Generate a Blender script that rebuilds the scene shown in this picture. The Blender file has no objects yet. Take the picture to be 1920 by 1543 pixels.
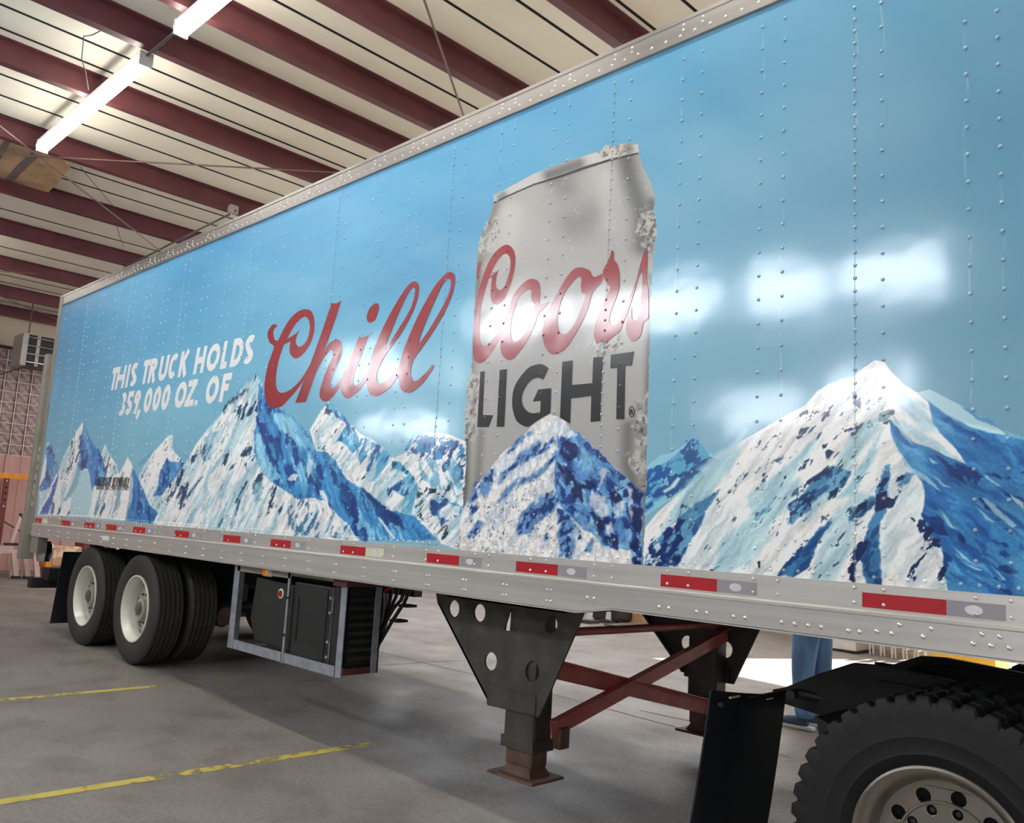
import bpy, bmesh, math
import numpy as np
from mathutils import Vector, Matrix
from mathutils.geometry import tessellate_polygon

scene = bpy.context.scene
COL = scene.collection

# ------------------------------------------------------------------ camera
FPX, YAW, PITCH, ROLL, CAMY, CAMZ = 1590.8, math.radians(-44.845), math.radians(8.026), math.radians(3.221), -3.155, 1.338
_f = np.array([math.sin(YAW) * math.cos(PITCH), math.cos(YAW) * math.cos(PITCH), math.sin(PITCH)])
_r = np.array([math.cos(YAW), -math.sin(YAW), 0.]); _u = np.cross(_r, _f)
CR = math.cos(ROLL) * _r + math.sin(ROLL) * _u; CU = -math.sin(ROLL) * _r + math.cos(ROLL) * _u; CF = _f
CO = np.array([0., CAMY, CAMZ])
cam_data = bpy.data.cameras.new('camera'); cam = bpy.data.objects.new('camera', cam_data); COL.objects.link(cam)
cam_data.sensor_fit = 'HORIZONTAL'; cam_data.sensor_width = 36.0; cam_data.lens = FPX / 1920 * 36.0
cam_data.clip_start = .02; cam_data.clip_end = 200
cam.matrix_world = Matrix(((CR[0], CU[0], -CF[0], CO[0]), (CR[1], CU[1], -CF[1], CO[1]), (CR[2], CU[2], -CF[2], CO[2]), (0, 0, 0, 1)))
scene.camera = cam

# ------------------------------------------------------------------ world, sun, exposure
world = bpy.data.worlds.new('world'); scene.world = world; world.use_nodes = True
wn = world.node_tree; wn.nodes.clear()
w_out = wn.nodes.new('ShaderNodeOutputWorld'); w_bg = wn.nodes.new('ShaderNodeBackground'); w_sky = wn.nodes.new('ShaderNodeTexSky')
w_sky.sky_type = 'HOSEK_WILKIE'; w_sky.turbidity = 3.0; w_sky.sun_direction = Vector((.30, .72, .62)).normalized()
w_bg.inputs['Strength'].default_value = 3.0
wn.links.new(w_sky.outputs[0], w_bg.inputs[0]); wn.links.new(w_bg.outputs[0], w_out.inputs[0])
sun_d = bpy.data.lights.new('sun', 'SUN'); sun_d.energy = 26; sun_d.angle = .009; sun_d.color = (1, .94, .84)
sun = bpy.data.objects.new('sun', sun_d); COL.objects.link(sun); sun.location = (3, 14, 12)
sun.rotation_euler = Vector((-.30, -.72, -.62)).to_track_quat('-Z', 'Y').to_euler()
LAMP = 34.0        # radiance of the fluorescent tubes
DAY = 21.0         # radiance of the daylit window glass
vs = scene.view_settings; scene.display_settings.display_device = 'sRGB'
vs.view_transform = 'Standard'; vs.look = 'None'; vs.gamma = 1.0; vs.use_curve_mapping = False; vs.exposure = 0.15
scene.cycles.use_denoising = True
scene.cycles.max_bounces = 8; scene.cycles.diffuse_bounces = 5; scene.cycles.glossy_bounces = 4
scene.cycles.sample_clamp_indirect = 6.0

# ------------------------------------------------------------------ measuring helpers
def ray(px, py): return (px - 960.) / FPX * CR - (py - 771.5) / FPX * CU + CF
def at(axis, val, px, py):
    d = ray(px, py); t = (val - CO[axis]) / d[axis]; return CO + t * d
def atx(v, px, py): return at(0, v, px, py)
def aty(v, px, py): return at(1, v, px, py)
def atz(v, px, py): return at(2, v, px, py)
def fz(x): return -.025 * max(0., x + 8.4)        # the slab falls gently towards the front of the shop
def atfloor(px, py):
    z = 0.
    for _ in range(25):
        P = atz(z, px, py); z = fz(P[0])
    return P
def project(x, y, z):
    d0, d1, d2 = x - CO[0], y - CO[1], z - CO[2]
    w = d0 * CF[0] + d1 * CF[1] + d2 * CF[2]
    return 960 + FPX * (d0 * CR[0] + d1 * CR[1] + d2 * CR[2]) / w, 771.5 - FPX * (d0 * CU[0] + d1 * CU[1] + d2 * CU[2]) / w

# ------------------------------------------------------------------ object helpers
def tag(o, label=None, cat=None, group=None, kind=None):
    if label: o['label'] = label
    if cat: o['category'] = cat
    if group: o['group'] = group
    if kind: o['kind'] = kind
    return o
def thing(name, label, cat, loc, group=None, kind=None):
    o = bpy.data.objects.new(name, None); COL.objects.link(o); o.location = loc; o.empty_display_size = .1
    return tag(o, label, cat, group, kind)
def root_of(o):
    while o.parent: o = o.parent
    return o
def link_mesh(name, me, mat, parent=None, kind=None, label=None):
    o = bpy.data.objects.new(name, me); COL.objects.link(o)
    if mat is not None: me.materials.append(mat)
    if parent is not None: o.parent = parent
    if kind: o['kind'] = kind
    if label: o['label'] = label
    return o
def inst(name, me, loc, parent=None, rot=(0, 0, 0), scale=None):
    o = bpy.data.objects.new(name, me); COL.objects.link(o); o.rotation_euler = rot
    if parent is not None:
        o.parent = parent; o.location = Vector(loc) - root_of(parent).location
    else: o.location = loc
    if scale: o.scale = scale
    return o
class MB:
    def __init__(self): self.v = []; self.f = []; self.sm = []
    def face(self, idx, smooth=False): self.f.append(tuple(idx)); self.sm.append(smooth)
    def box(self, x0, x1, y0, y1, z0, z1):
        b = len(self.v); self.v += [(x, y, z) for z in (z0, z1) for y in (y0, y1) for x in (x0, x1)]
        for q in ((0, 2, 3, 1), (4, 5, 7, 6), (0, 1, 5, 4), (2, 6, 7, 3), (0, 4, 6, 2), (1, 3, 7, 5)): self.face([b + i for i in q])
        return self
    def hexa(self, lo, hi):
        """two rings of four points"""
        b = len(self.v); self.v += [tuple(p) for p in lo] + [tuple(p) for p in hi]
        self.face([b + 3, b + 2, b + 1, b]); self.face([b + 4, b + 5, b + 6, b + 7])
        for i in range(4): j = (i + 1) % 4; self.face([b + i, b + j, b + 4 + j, b + 4 + i])
        return self
    def prism(self, pts, fn, a, b_, smooth=False):
        """closed polygon pts (2-D) swept from a to b_ ; fn(u, v, t) -> xyz"""
        n = len(pts); b = len(self.v)
        self.v += [tuple(fn(u, v, a)) for u, v in pts] + [tuple(fn(u, v, b_)) for u, v in pts]
        for i in range(n): j = (i + 1) % n; self.face([b + i, b + j, b + n + j, b + n + i], smooth)
        for t in tessellate_polygon([[Vector((u, v, 0)) for u, v in pts]]):
            self.face([b + t[2], b + t[1], b + t[0]]); self.face([b + n + t[0], b + n + t[1], b + n + t[2]])
        return self
    def plate(self, outer, holes, fn, a, b_):
        loops = [outer] + holes; flat = [p for l in loops for p in l]; b = len(self.v); N = len(flat)
        self.v += [tuple(fn(u, v, a)) for u, v in flat] + [tuple(fn(u, v, b_)) for u, v in flat]
        for t in tessellate_polygon([[Vector((u, v, 0)) for u, v in l] for l in loops]):
            self.face([b + t[2], b + t[1], b + t[0]]); self.face([b + N + t[0], b + N + t[1], b + N + t[2]])
        k = 0
        for l in loops:
            n = len(l)
            for i in range(n): j = (i + 1) % n; self.face([b + k + i, b + k + j, b + N + k + j, b + N + k + i])
            k += n
        return self
    def tube(self, P, r, n=8, cap=True):
        P = [Vector(p) for p in P]; rr = r if isinstance(r, (list, tuple)) else [r] * len(P); b = len(self.v); prev = None
        for i, p in enumerate(P):
            t = (P[min(i + 1, len(P) - 1)] - P[max(i - 1, 0)]).normalized()
            if prev is None:
                a = t.cross(Vector((0, 0, 1)) if abs(t.z) < .9 else Vector((1, 0, 0))).normalized()
            else: a = (prev - t * prev.dot(t)).normalized()
            prev = a; c = t.cross(a)
            for k in range(n):
                q = 2 * math.pi * k / n; self.v.append(tuple(p + (a * math.cos(q) + c * math.sin(q)) * rr[i]))
        for i in range(len(P) - 1):
            for k in range(n):
                j = (k + 1) % n; self.face([b + i * n + k, b + i * n + j, b + (i + 1) * n + j, b + (i + 1) * n + k], n > 5)
        if cap:
            self.face([b + k for k in reversed(range(n))]); self.face([b + (len(P) - 1) * n + k for k in range(n)])
        return self
    def lathe(self, prof, c, n=48, axis='y', closed=False, rad=None):
        """prof: (radius, along) ; turned about an axis through c"""
        b = len(self.v); m = len(prof)
        for k in range(n):
            q = 2 * math.pi * k / n; cq, sq = math.cos(q), math.sin(q)
            for i, (r, a) in enumerate(prof):
                if rad: r = rad(r, a, k, i)
                if axis == 'y': self.v.append((c[0] + r * cq, c[1] + a, c[2] + r * sq))
                elif axis == 'z': self.v.append((c[0] + r * cq, c[1] + r * sq, c[2] + a))
                else: self.v.append((c[0] + a, c[1] + r * cq, c[2] + r * sq))
        for k in range(n):
            j = (k + 1) % n
            for i in range(m if closed else m - 1):
                e = (i + 1) % m; self.face([b + k * m + i, b + k * m + e, b + j * m + e, b + j * m + i], True)
        return self
    def mesh(self, name, off=(0, 0, 0), sharp=35):
        me = bpy.data.meshes.new(name)
        me.from_pydata([(x - off[0], y - off[1], z - off[2]) for x, y, z in self.v], [], self.f)
        bm = bmesh.new(); bm.from_mesh(me); bmesh.ops.recalc_face_normals(bm, faces=bm.faces); bm.to_mesh(me); bm.free()
        if any(self.sm):
            me.polygons.foreach_set('use_smooth', [True] * len(me.polygons)); me.set_sharp_from_angle(angle=math.radians(sharp))
        me.update(); return me
    def build(self, name, mat, parent=None, kind=None, label=None, bevel=0, sharp=35):
        off = root_of(parent).location if parent is not None else (0, 0, 0)
        o = link_mesh(name, self.mesh(name, off, sharp), mat, parent, kind, label)
        if bevel:
            m = o.modifiers.new('bevel', 'BEVEL'); m.width = bevel; m.segments = 2; m.limit_method = 'ANGLE'; m.angle_limit = math.radians(40)
        return o
def single(name, mb, mat, label, cat, group=None, kind=None, bevel=0):
    """a thing that is one mesh, its origin at its base"""
    vs_ = np.array(mb.v); base = Vector(((vs_[:, 0].min() + vs_[:, 0].max()) / 2, (vs_[:, 1].min() + vs_[:, 1].max()) / 2, vs_[:, 2].min()))
    o = link_mesh(name, mb.mesh(name, base), mat, None); o.location = base
    if bevel:
        m = o.modifiers.new('bevel', 'BEVEL'); m.width = bevel; m.segments = 2; m.limit_method = 'ANGLE'
    return tag(o, label, cat, group, kind)
XZ = lambda u, v, t: (u, t, v)
YZ = lambda u, v, t: (t, u, v)
XY = lambda u, v, t: (u, v, t)
def ell(cx, cy, rx, ry=None, n=20, rot=0):
    ry = rx if ry is None else ry; c, s = math.cos(rot), math.sin(rot); o = []
    for k in range(n):
        a, b = rx * math.cos(2 * math.pi * k / n), ry * math.sin(2 * math.pi * k / n); o.append((cx + a * c - b * s, cy + a * s + b * c))
    return o

# ------------------------------------------------------------------ materials
def srgb(c):
    return tuple(((x / 255.) / 12.92 if x / 255. <= .04045 else ((x / 255. + .055) / 1.055) ** 2.4) for x in c) + (1.,)
MATS = {}
def mat(name, col, rough=.5, metal=0., coat=0., var=.06, scale=6., bump=0., bscale=40., emit=None, es=0., stretch=None, col2=None, mixlo=.45, mixhi=.6, spec=.5, coat_rough=.1):
    m = bpy.data.materials.new(name); m.use_nodes = True; nt = m.node_tree; b = nt.nodes['Principled BSDF']
    b.inputs['Roughness'].default_value = rough; b.inputs['Metallic'].default_value = metal
    b.inputs['Coat Weight'].default_value = coat; b.inputs['Coat Roughness'].default_value = coat_rough; b.inputs['Specular IOR Level'].default_value = spec
    tc = nt.nodes.new('ShaderNodeTexCoord'); mp = nt.nodes.new('ShaderNodeMapping'); nt.links.new(tc.outputs['Object'], mp.inputs[0])
    if stretch: mp.inputs['Scale'].default_value = stretch
    n = nt.nodes.new('ShaderNodeTexNoise'); n.inputs['Scale'].default_value = scale; n.inputs['Detail'].default_value = 5; nt.links.new(mp.outputs[0], n.inputs['Vector'])
    rp = nt.nodes.new('ShaderNodeValToRGB'); c = srgb(col)
    if col2:
        rp.color_ramp.elements[0].position = mixlo; rp.color_ramp.elements[1].position = mixhi
        rp.color_ramp.elements[0].color = c; rp.color_ramp.elements[1].color = srgb(col2)
    else:
        rp.color_ramp.elements[0].position = .25; rp.color_ramp.elements[1].position = .75
        rp.color_ramp.elements[0].color = tuple(x * (1 - var * 2) for x in c[:3]) + (1,); rp.color_ramp.elements[1].color = tuple(min(1, x * (1 + var * 2)) for x in c[:3]) + (1,)
    nt.links.new(n.outputs['Fac'], rp.inputs[0]); nt.links.new(rp.outputs[0], b.inputs['Base Color'])
    if bump:
        n2 = nt.nodes.new('ShaderNodeTexNoise'); n2.inputs['Scale'].default_value = bscale; n2.inputs['Detail'].default_value = 3; nt.links.new(mp.outputs[0], n2.inputs['Vector'])
        bp = nt.nodes.new('ShaderNodeBump'); bp.inputs['Strength'].default_value = bump; bp.inputs['Distance'].default_value = .01
        nt.links.new(n2.outputs['Fac'], bp.inputs['Height']); nt.links.new(bp.outputs[0], b.inputs['Normal'])
    if emit: b.inputs['Emission Color'].default_value = srgb(emit); b.inputs['Emission Strength'].default_value = es
    MATS[name] = m; return m
# ---------------------------------------------------------------- printed wrap
def _hash(ix, iz, s):
    h = (ix * 374761393 + iz * 668265263 + s * 1442695041) & 0xFFFFFFFF
    h = ((h ^ (h >> 13)) * 1274126177) & 0xFFFFFFFF
    return ((h ^ (h >> 16)) & 0xFFFF) / 65535.0
def vnoise(a, b, s=0):
    a0 = np.floor(a); b0 = np.floor(b)
    fa = a - a0; fb = b - b0
    fa = fa * fa * (3 - 2 * fa); fb = fb * fb * (3 - 2 * fb)
    ia = a0.astype(np.int64); ib = b0.astype(np.int64)
    n00 = _hash(ia, ib, s); n10 = _hash(ia + 1, ib, s)
    n01 = _hash(ia, ib + 1, s); n11 = _hash(ia + 1, ib + 1, s)
    return (n00 * (1 - fa) + n10 * fa) * (1 - fb) + (n01 * (1 - fa) + n11 * fa) * fb
def fbm(a, b, s=0, o=4):
    t = 0.; w = .5; n = 0.
    for k in range(o):
        t = t + w * vnoise(a, b, s + k * 17); n += w
        a = a * 2.03 + 5.1; b = b * 2.03 - 3.7; w *= .55
    return t / n
def sdist(u, v, P):
    P = np.asarray(P, float); Q = np.roll(P, -1, 0)
    d2 = np.full(u.shape, 1e18); ins = np.zeros(u.shape, bool)
    for (x0, y0), (x1, y1) in zip(P, Q):
        ex, ey = x1 - x0, y1 - y0; L = ex * ex + ey * ey + 1e-9
        t = np.clip(((u - x0) * ex + (v - y0) * ey) / L, 0, 1)
        d2 = np.minimum(d2, (u - x0 - t * ex) ** 2 + (v - y0 - t * ey) ** 2)
        c = (y0 > v) != (y1 > v)
        if ey != 0:
            ins ^= c & (u < ex * (v - y0) / ey + x0)
    d = np.sqrt(d2)
    return np.where(ins, d, -d)
def sstep(x):
    x = np.clip(x, 0, 1); return x * x * (3 - 2 * x)
class Canvas:
    """colour field of the printed film, evaluated at points of the side plane"""
    def __init__(self, u, v, x, z):
        self.u, self.v, self.x, self.z = u, v, x, z
        self.c = np.zeros((u.size, 3)); self.org = (0, 0); self.sc = 1.0; self.fm = 1.0
        self.wu = fbm(x * 14, z * 14, 3, 4) - .5; self.wv = fbm(x * 14 + 40, z * 14, 9, 4) - .5
        self.grain = fbm(x * 150, z * 150, 77, 3) - .5
        self.fu = fbm(x * 60, z * 60, 5, 3) - .5; self.fv = fbm(x * 60 + 40, z * 60, 6, 3) - .5
    def view(self, ox, oy, sc, fm=1.0): self.org = (ox, oy); self.sc = sc; self.fm = fm
    def pts(self, P): return [(self.org[0] + a / self.sc, self.org[1] + b / self.sc) for a, b in P]
    def mask(self, P, soft=1.5, rag=0, fine=0, mul=None):
        P = np.asarray(self.pts(P)); m = soft + rag + fine + 3
        sel = np.nonzero((self.u > P[:, 0].min() - m) & (self.u < P[:, 0].max() + m) &
                         (self.v > P[:, 1].min() - m) & (self.v < P[:, 1].max() + m))[0]
        if sel.size == 0: return sel, np.zeros(0)
        u = self.u[sel] + rag * self.wu[sel] * 2 + fine * self.fu[sel] * 2
        v = self.v[sel] + rag * self.wv[sel] * 2 + fine * self.fv[sel] * 2
        return sel, sstep(sdist(u, v, P) / soft + .5)
    def put(self, sel, a, col):
        col = np.asarray(col, float) / 255.
        self.c[sel] = self.c[sel] * (1 - a[:, None]) + col * a[:, None]
    def fill(self, P, col, soft=1.5, rag=0, fine=0, op=1.0):
        sel, a = self.mask(P, soft, rag, fine)
        if sel.size: self.put(sel, a * op, col)
    def tex(self, P, col, ang=0, sa=10, sl=10, thr=.55, edge=.06, soft=8, seed=0, op=1.0, rag=6, o=4):
        """patches of a colour inside P: noise streaked along direction ang (deg, plane)"""
        sel, a = self.mask(P, soft * 1.6, rag, 0)
        if not sel.size: return
        c, s = math.cos(math.radians(ang)), math.sin(math.radians(ang))
        x, z = self.x[sel], self.z[sel]
        al = x * c + z * s; ac = -x * s + z * c
        fm = self.fm
        n = fbm(ac * sa * fm + 31.7 + self.wu[sel] * 1.2, al * sl * fm + 11.3 + self.wv[sel], seed, o)
        n = n + self.grain[sel] * .10
        self.put(sel, np.minimum(a * 2, 1) * op * sstep((n + (a - 1) * .22 - thr) / edge + .5), col)

CREAM = (228, 225, 221); WHITE = (233, 230, 226); TEAL = (160, 198, 208); PALE = (190, 212, 218)
BLUE = (70, 142, 196); MID = (98, 165, 208); NAVY = (52, 92, 150); DEEP = (38, 68, 128); ROCK = (52, 78, 100); LB = (132, 188, 214)

def paint_sky(C):
    x, z = C.x, C.z
    # gradient: deep at the top, pale towards the printed horizon
    t = np.clip((z - 1.22) / 2.45, 0, 1)[:, None]
    k = np.array([[166, 201, 214], [142, 195, 215], [116, 184, 214], [102, 174, 210], [90, 164, 204]]) / 255.
    f = t * 4; i = np.minimum(f.astype(int), 3); fr = f - i
    col = k[i[:, 0]] * (1 - fr) + k[np.minimum(i[:, 0] + 1, 4)] * fr
    cl = fbm(x * .55 + 3, z * 1.7 + 1, 21, 5)
    col = col + (np.clip((cl - .5) * 2.6, -1, 1) * .075)[:, None] * np.array([1.15, .85, .55])
    # darker blue veil near the rear end and reflected haze painted as a paler, greyer front end
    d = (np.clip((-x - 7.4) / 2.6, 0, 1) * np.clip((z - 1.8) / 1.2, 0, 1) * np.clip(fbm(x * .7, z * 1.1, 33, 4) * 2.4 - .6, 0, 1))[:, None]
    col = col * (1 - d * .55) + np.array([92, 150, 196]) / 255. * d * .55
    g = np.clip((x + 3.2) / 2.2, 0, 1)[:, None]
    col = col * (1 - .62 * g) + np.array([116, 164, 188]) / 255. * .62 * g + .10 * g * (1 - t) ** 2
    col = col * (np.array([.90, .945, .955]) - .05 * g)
    C.c[:] = np.clip(col, 0, 1)

def shade_face(C, P, base=BLUE, ang=-55, seed=1, soft=1.5, fine=1.5, rag=0, dark=NAVY, light=LB, d=.56, l=.6, sa=9, sl=4):
    C.fill(P, base, soft, rag, fine)
    C.tex(P, light, ang, sa, sl, l, .12, 3, seed + 5, .8)
    C.tex(P, dark, ang, sa * 1.3, sl * 1.3, d, .10, 3, seed, .8)
def lit_face(C, P, ang=55, seed=1, soft=1.5, fine=1.2, rag=0, base=CREAM, t=.55, r=.74, sa=14, sl=3, rock=ROCK, ro=.85):
    C.fill(P, base, soft, rag, fine)
    C.tex(P, TEAL, ang, sa * .6, sl * .8, t, .3, 6, seed, .75)
    C.tex(P, rock, ang, sa * 2.2, sl * 3.2, r, .06, 6, seed + 3, ro)

def paint_mountains(C):
    V = C.view
    # ---- ranges behind, left end (view scale 7.012)
    V(60, 780, 7.012)
    lit_face(C, [(930, 460), (965, 360), (1005, 480), (1060, 560), (1110, 640), (1140, 760), (1130, 900), (900, 900), (900, 560)], 60, 71, r=.66)
    lit_face(C, [(90, 1300), (100, 900), (170, 560), (205, 330), (260, 440), (300, 600), (360, 690), (300, 1300)], 60, 11)
    shade_face(C, [(185, 420), (230, 360), (270, 440), (310, 580), (365, 690), (300, 800), (240, 930), (120, 1000), (95, 940), (170, 800), (190, 600)], (104, 150, 196), -60, 12, 2)
    C.fill([(170, 560), (185, 640), (165, 800), (110, 900), (95, 900)], CREAM, 1.2, 0, .5)
    C.fill([(250, 940), (130, 1010), (90, 1120), (80, 1280), (150, 1200), (230, 1050)], PALE, 1.5, 0, .6)
    # M1
    lit_face(C, [(660, 85), (700, 150), (780, 330), (880, 470), (930, 560), (960, 700), (960, 900), (1150, 1330), (60, 1310), (120, 1180), (260, 900), (360, 690), (420, 520), (500, 360), (560, 240)], 62, 14, sa=10)
    shade_face(C, [(675, 130), (700, 140), (740, 240), (800, 360), (880, 470), (930, 560), (965, 690), (960, 820), (900, 930), (800, 900), (740, 690), (680, 690), (625, 720), (600, 650), (635, 520), (615, 400), (650, 280), (665, 190)], (84, 142, 200), -60, 16, 1.2, 1.2, d=.52)
    C.fill([(740, 690), (800, 700), (820, 900), (790, 1010), (770, 900)], (92, 152, 206), 2, 1)
    C.fill([(640, 740), (740, 700), (765, 820), (780, 960), (800, 1080), (740, 1310), (480, 1310), (520, 1100), (600, 880)], (176, 206, 212), 3, 1)
    C.fill([(600, 660), (560, 800), (520, 900), (470, 1010), (400, 1110), (440, 1120), (540, 1010), (600, 900), (640, 740)], (140, 182, 198), 3, 1, 1)
    C.fill([(350, 700), (330, 800), (270, 930), (230, 1060), (140, 1200), (100, 1290), (210, 1290), (260, 1150), (310, 980), (340, 830)], (84, 128, 190), 1.5, 0, 1)
    C.fill([(270, 1120), (240, 1290), (280, 1290), (300, 1150)], (96, 140, 176), 1.5)
    C.tex([(540, 200), (620, 200), (640, 420), (600, 640), (480, 800), (440, 780), (500, 560)], ROCK, 62, 40, 12, .6, .05, 3, 4, .9)
    C.fill([(360, 1200), (385, 1220), (350, 1300), (335, 1290)], ROCK, .8); C.fill([(490, 1240), (500, 1260), (470, 1310), (460, 1300)], ROCK, .8)
    # pale slope under the small print and M2
    C.fill([(1255, 540), (1310, 620), (1340, 760), (1260, 1380), (780, 1340), (790, 1080), (880, 960), (1020, 800), (1150, 760), (1210, 640)], CREAM, 1.5, 0, .8)
    C.tex([(900, 900), (1150, 700), (1300, 740), (1260, 1380), (780, 1340)], (120, 160, 176), 62, 22, 3.5, .58, .08, 4, 44, .8)
    C.fill([(960, 1140), (970, 1190), (900, 1300), (880, 1290), (920, 1190)], (84, 128, 156), 1.2, 0, 1)
    C.fill([(860, 1160), (870, 1180), (830, 1300), (810, 1290)], (110, 150, 170), 1.2, 0, 1)
    # M3 (behind M4)
    V(260, 690, 4.823, 1.5)
    lit_face(C, [(0, 980), (100, 800), (200, 690), (260, 620), (298, 600), (330, 660), (390, 730), (465, 800), (430, 860), (230, 1250), (120, 1380), (0, 1040)], 50, 18, r=.7)
    C.fill([(310, 620), (390, 730), (465, 800), (420, 860), (340, 780), (300, 720)], (128, 180, 205), 2, 0, 1)
    shade_face(C, [(250, 820), (300, 850), (430, 850), (330, 990), (210, 1150), (130, 1160), (180, 1060), (180, 980)], (86, 150, 200), -50, 19, 1.5)
    C.fill([(0, 860), (80, 790), (130, 740), (110, 800), (60, 850), (0, 900)], (120, 170, 195), 2, 0, 1.5)
    # M2 right face
    V(60, 780, 7.012)
    shade_face(C, [(1310, 690), (1350, 720), (1420, 870), (1500, 1050), (1540, 1160), (1620, 1240), (1730, 1420), (1250, 1380), (1260, 1280), (1320, 1100), (1330, 900)], (74, 146, 202), -62, 24, 1.2, 1, light=(134, 190, 216), sa=14, sl=4)
    C.fill([(1295, 740), (1320, 740), (1310, 1000), (1250, 1380), (1235, 1280), (1280, 1060)], (120, 150, 158), 1.2, 0, 1, .6)
    # ---- M5 behind (view scale 4.977)
    V(540, 730, 4.977, 1.7)
    lit_face(C, [(200, 380), (290, 230), (375, 120), (440, 180), (540, 270), (600, 340), (680, 420), (780, 460), (880, 550), (960, 640), (1000, 640), (1080, 590), (1150, 480), (1200, 430), (1340, 400), (1500, 420), (1690, 500), (1690, 1490), (900, 1200), (300, 700)], 40, 27, r=.75, t=.56)
    shade_face(C, [(360, 130), (400, 130), (460, 180), (550, 280), (640, 400), (660, 470), (650, 560), (600, 600), (540, 520), (480, 480), (440, 500), (500, 400), (550, 320), (460, 270), (420, 220), (350, 210)], (96, 172, 210), -45, 29, 1.2, 1.5, light=(160, 206, 220))
    C.fill([(350, 180), (410, 190), (390, 240), (340, 230)], ROCK, 1.2, 0, 1.5, .8)
    shade_face(C, [(790, 490), (860, 520), (950, 600), (920, 700), (880, 760), (860, 860), (760, 860), (730, 760), (760, 620)], (110, 178, 210), 60, 30, 2, 2, light=PALE, l=.52)
    C.tex([(660, 430), (780, 460), (740, 640), (660, 720), (640, 560)], (96, 160, 196), 50, 20, 6, .5, .1, 4, 8)
    shade_face(C, [(980, 670), (1040, 680), (1130, 760), (1190, 840), (1220, 950), (1170, 1080), (1150, 1190), (1060, 1130), (1090, 1010), (980, 940), (930, 1000), (920, 940), (1120, 800), (1010, 740), (960, 760)], (110, 180, 208), 60, 32, 2, 2, light=(164, 208, 220), l=.52)
    C.tex([(1080, 560), (1180, 440), (1300, 420), (1480, 450), (1640, 520), (1650, 660), (1500, 640), (1380, 660), (1220, 620)], BLUE, 45, 16, 9, .44, .08, 6, 34, .9)
    C.tex([(1080, 560), (1180, 440), (1300, 420), (1480, 450), (1640, 520), (1640, 960), (1440, 760), (1380, 660), (1220, 640)], NAVY, 45, 26, 14, .57, .05, 6, 35, .85)
    C.tex([(1220, 640), (1640, 660), (1630, 1060), (1440, 960), (1220, 900)], (112, 176, 204), -55, 16, 5, .53, .08, 6, 36, .8)
    lit_face(C, [(1220, 920), (1340, 910), (1390, 960), (1630, 1060), (1600, 1500), (1430, 1440), (1360, 1320), (1180, 1200), (1180, 1040)], 45, 37, r=.68, t=.56)
    shade_face(C, [(1380, 970), (1500, 1040), (1625, 1090), (1610, 1190), (1540, 1180), (1440, 1290), (1400, 1180), (1340, 1160), (1330, 1040)], (96, 166, 206), 45, 38, 2, 3, light=CREAM, l=.5)
    C.fill([(1310, 925), (1385, 925), (1385, 965), (1330, 970)], ROCK, 1.5, 0, 1.5)
    C.tex([(1200, 930), (1330, 920), (1360, 960), (1240, 1080), (1190, 1060)], ROCK, 40, 30, 9, .55, .05, 3, 41, .8)
    # ---- M4, the big left peak (view scale 4.823)
    V(260, 690, 4.823, 1.5)
    sil = [(70, 1500), (190, 1290), (300, 1080), (440, 830), (520, 690), (600, 580), (680, 500), (740, 430), (800, 330), (870, 250), (930, 200), (1000, 120), (1060, 60), (1090, 110), (1140, 190), (1230, 340), (1340, 400), (1447, 500), (1540, 610), (1600, 750), (1700, 760), (1790, 850), (1880, 1010), (2050, 1100), (2250, 1280), (2500, 1340), (2700, 1560), (1500, 1560)]
    lit_face(C, sil, 52, 51, r=.77, sa=12, sl=3, t=.54)
    # snow gullies and rock bands of the lit face
    for P in ([(560, 680), (640, 690), (620, 820), (590, 850), (570, 760)], [(450, 800), (520, 790), (500, 860), (450, 880)],
              [(430, 900), (420, 980), (340, 1100), (230, 1240), (210, 1200), (300, 1030), (360, 960)],
              [(440, 1020), (470, 1120), (420, 1260), (320, 1260), (360, 1120)], [(1040, 960), (1110, 950), (1110, 1060), (1090, 1210), (1040, 1190), (1030, 1080)],
              [(960, 740), (1050, 690), (1050, 840), (1000, 820), (920, 800)], [(880, 330), (1080, 300), (1080, 370), (960, 470), (880, 500)],
              [(1000, 120), (1060, 70), (1060, 120), (960, 220), (840, 330), (770, 400), (760, 380), (880, 250)], [(760, 800), (830, 750), (800, 860), (750, 900)],
              [(1190, 1090), (1260, 1090), (1220, 1250), (1180, 1250)], [(1250, 1290), (1310, 1200), (1300, 1270), (1260, 1320)]):
        C.tex(P, (48, 84, 116), 55, 34, 10, .44, .07, 6, 53, .9, 8)
    for P in ([(600, 620), (720, 560), (660, 690), (640, 820), (590, 850)], [(830, 670), (760, 830), (680, 930), (600, 1000), (660, 900), (740, 800)],
              [(560, 980), (460, 1160), (400, 1200), (500, 1060)], [(880, 880), (820, 1000), (740, 1230), (720, 1260), (780, 1050)],
              [(990, 1000), (950, 1100), (920, 1240), (880, 1340), (870, 1300), (930, 1100)], [(500, 1270), (560, 1220), (480, 1400), (420, 1410)],
              [(780, 1330), (740, 1440), (710, 1440), (760, 1340)], [(1040, 1060), (1110, 1010), (1120, 1150), (1060, 1240)], [(940, 1200), (860, 1400), (800, 1440), (900, 1180)]):
        C.fill(P, (140, 182, 198), 5, 3, 2, .75)
    for P in ([(570, 980), (590, 970), (490, 1110), (440, 1190), (430, 1170), (500, 1070)], [(975, 1010), (990, 1030), (950, 1110), (940, 1080)], [(940, 1060), (950, 1090), (880, 1230), (865, 1220), (920, 1120)],
              [(880, 860), (850, 910), (815, 930), (840, 880)], [(760, 1350), (770, 1370), (730, 1440), (712, 1440)], [(905, 1180), (920, 1200), (890, 1330), (870, 1350), (890, 1240)]):
        C.fill(P, (58, 104, 140), 1.5, 0, 2, .9)
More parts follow.
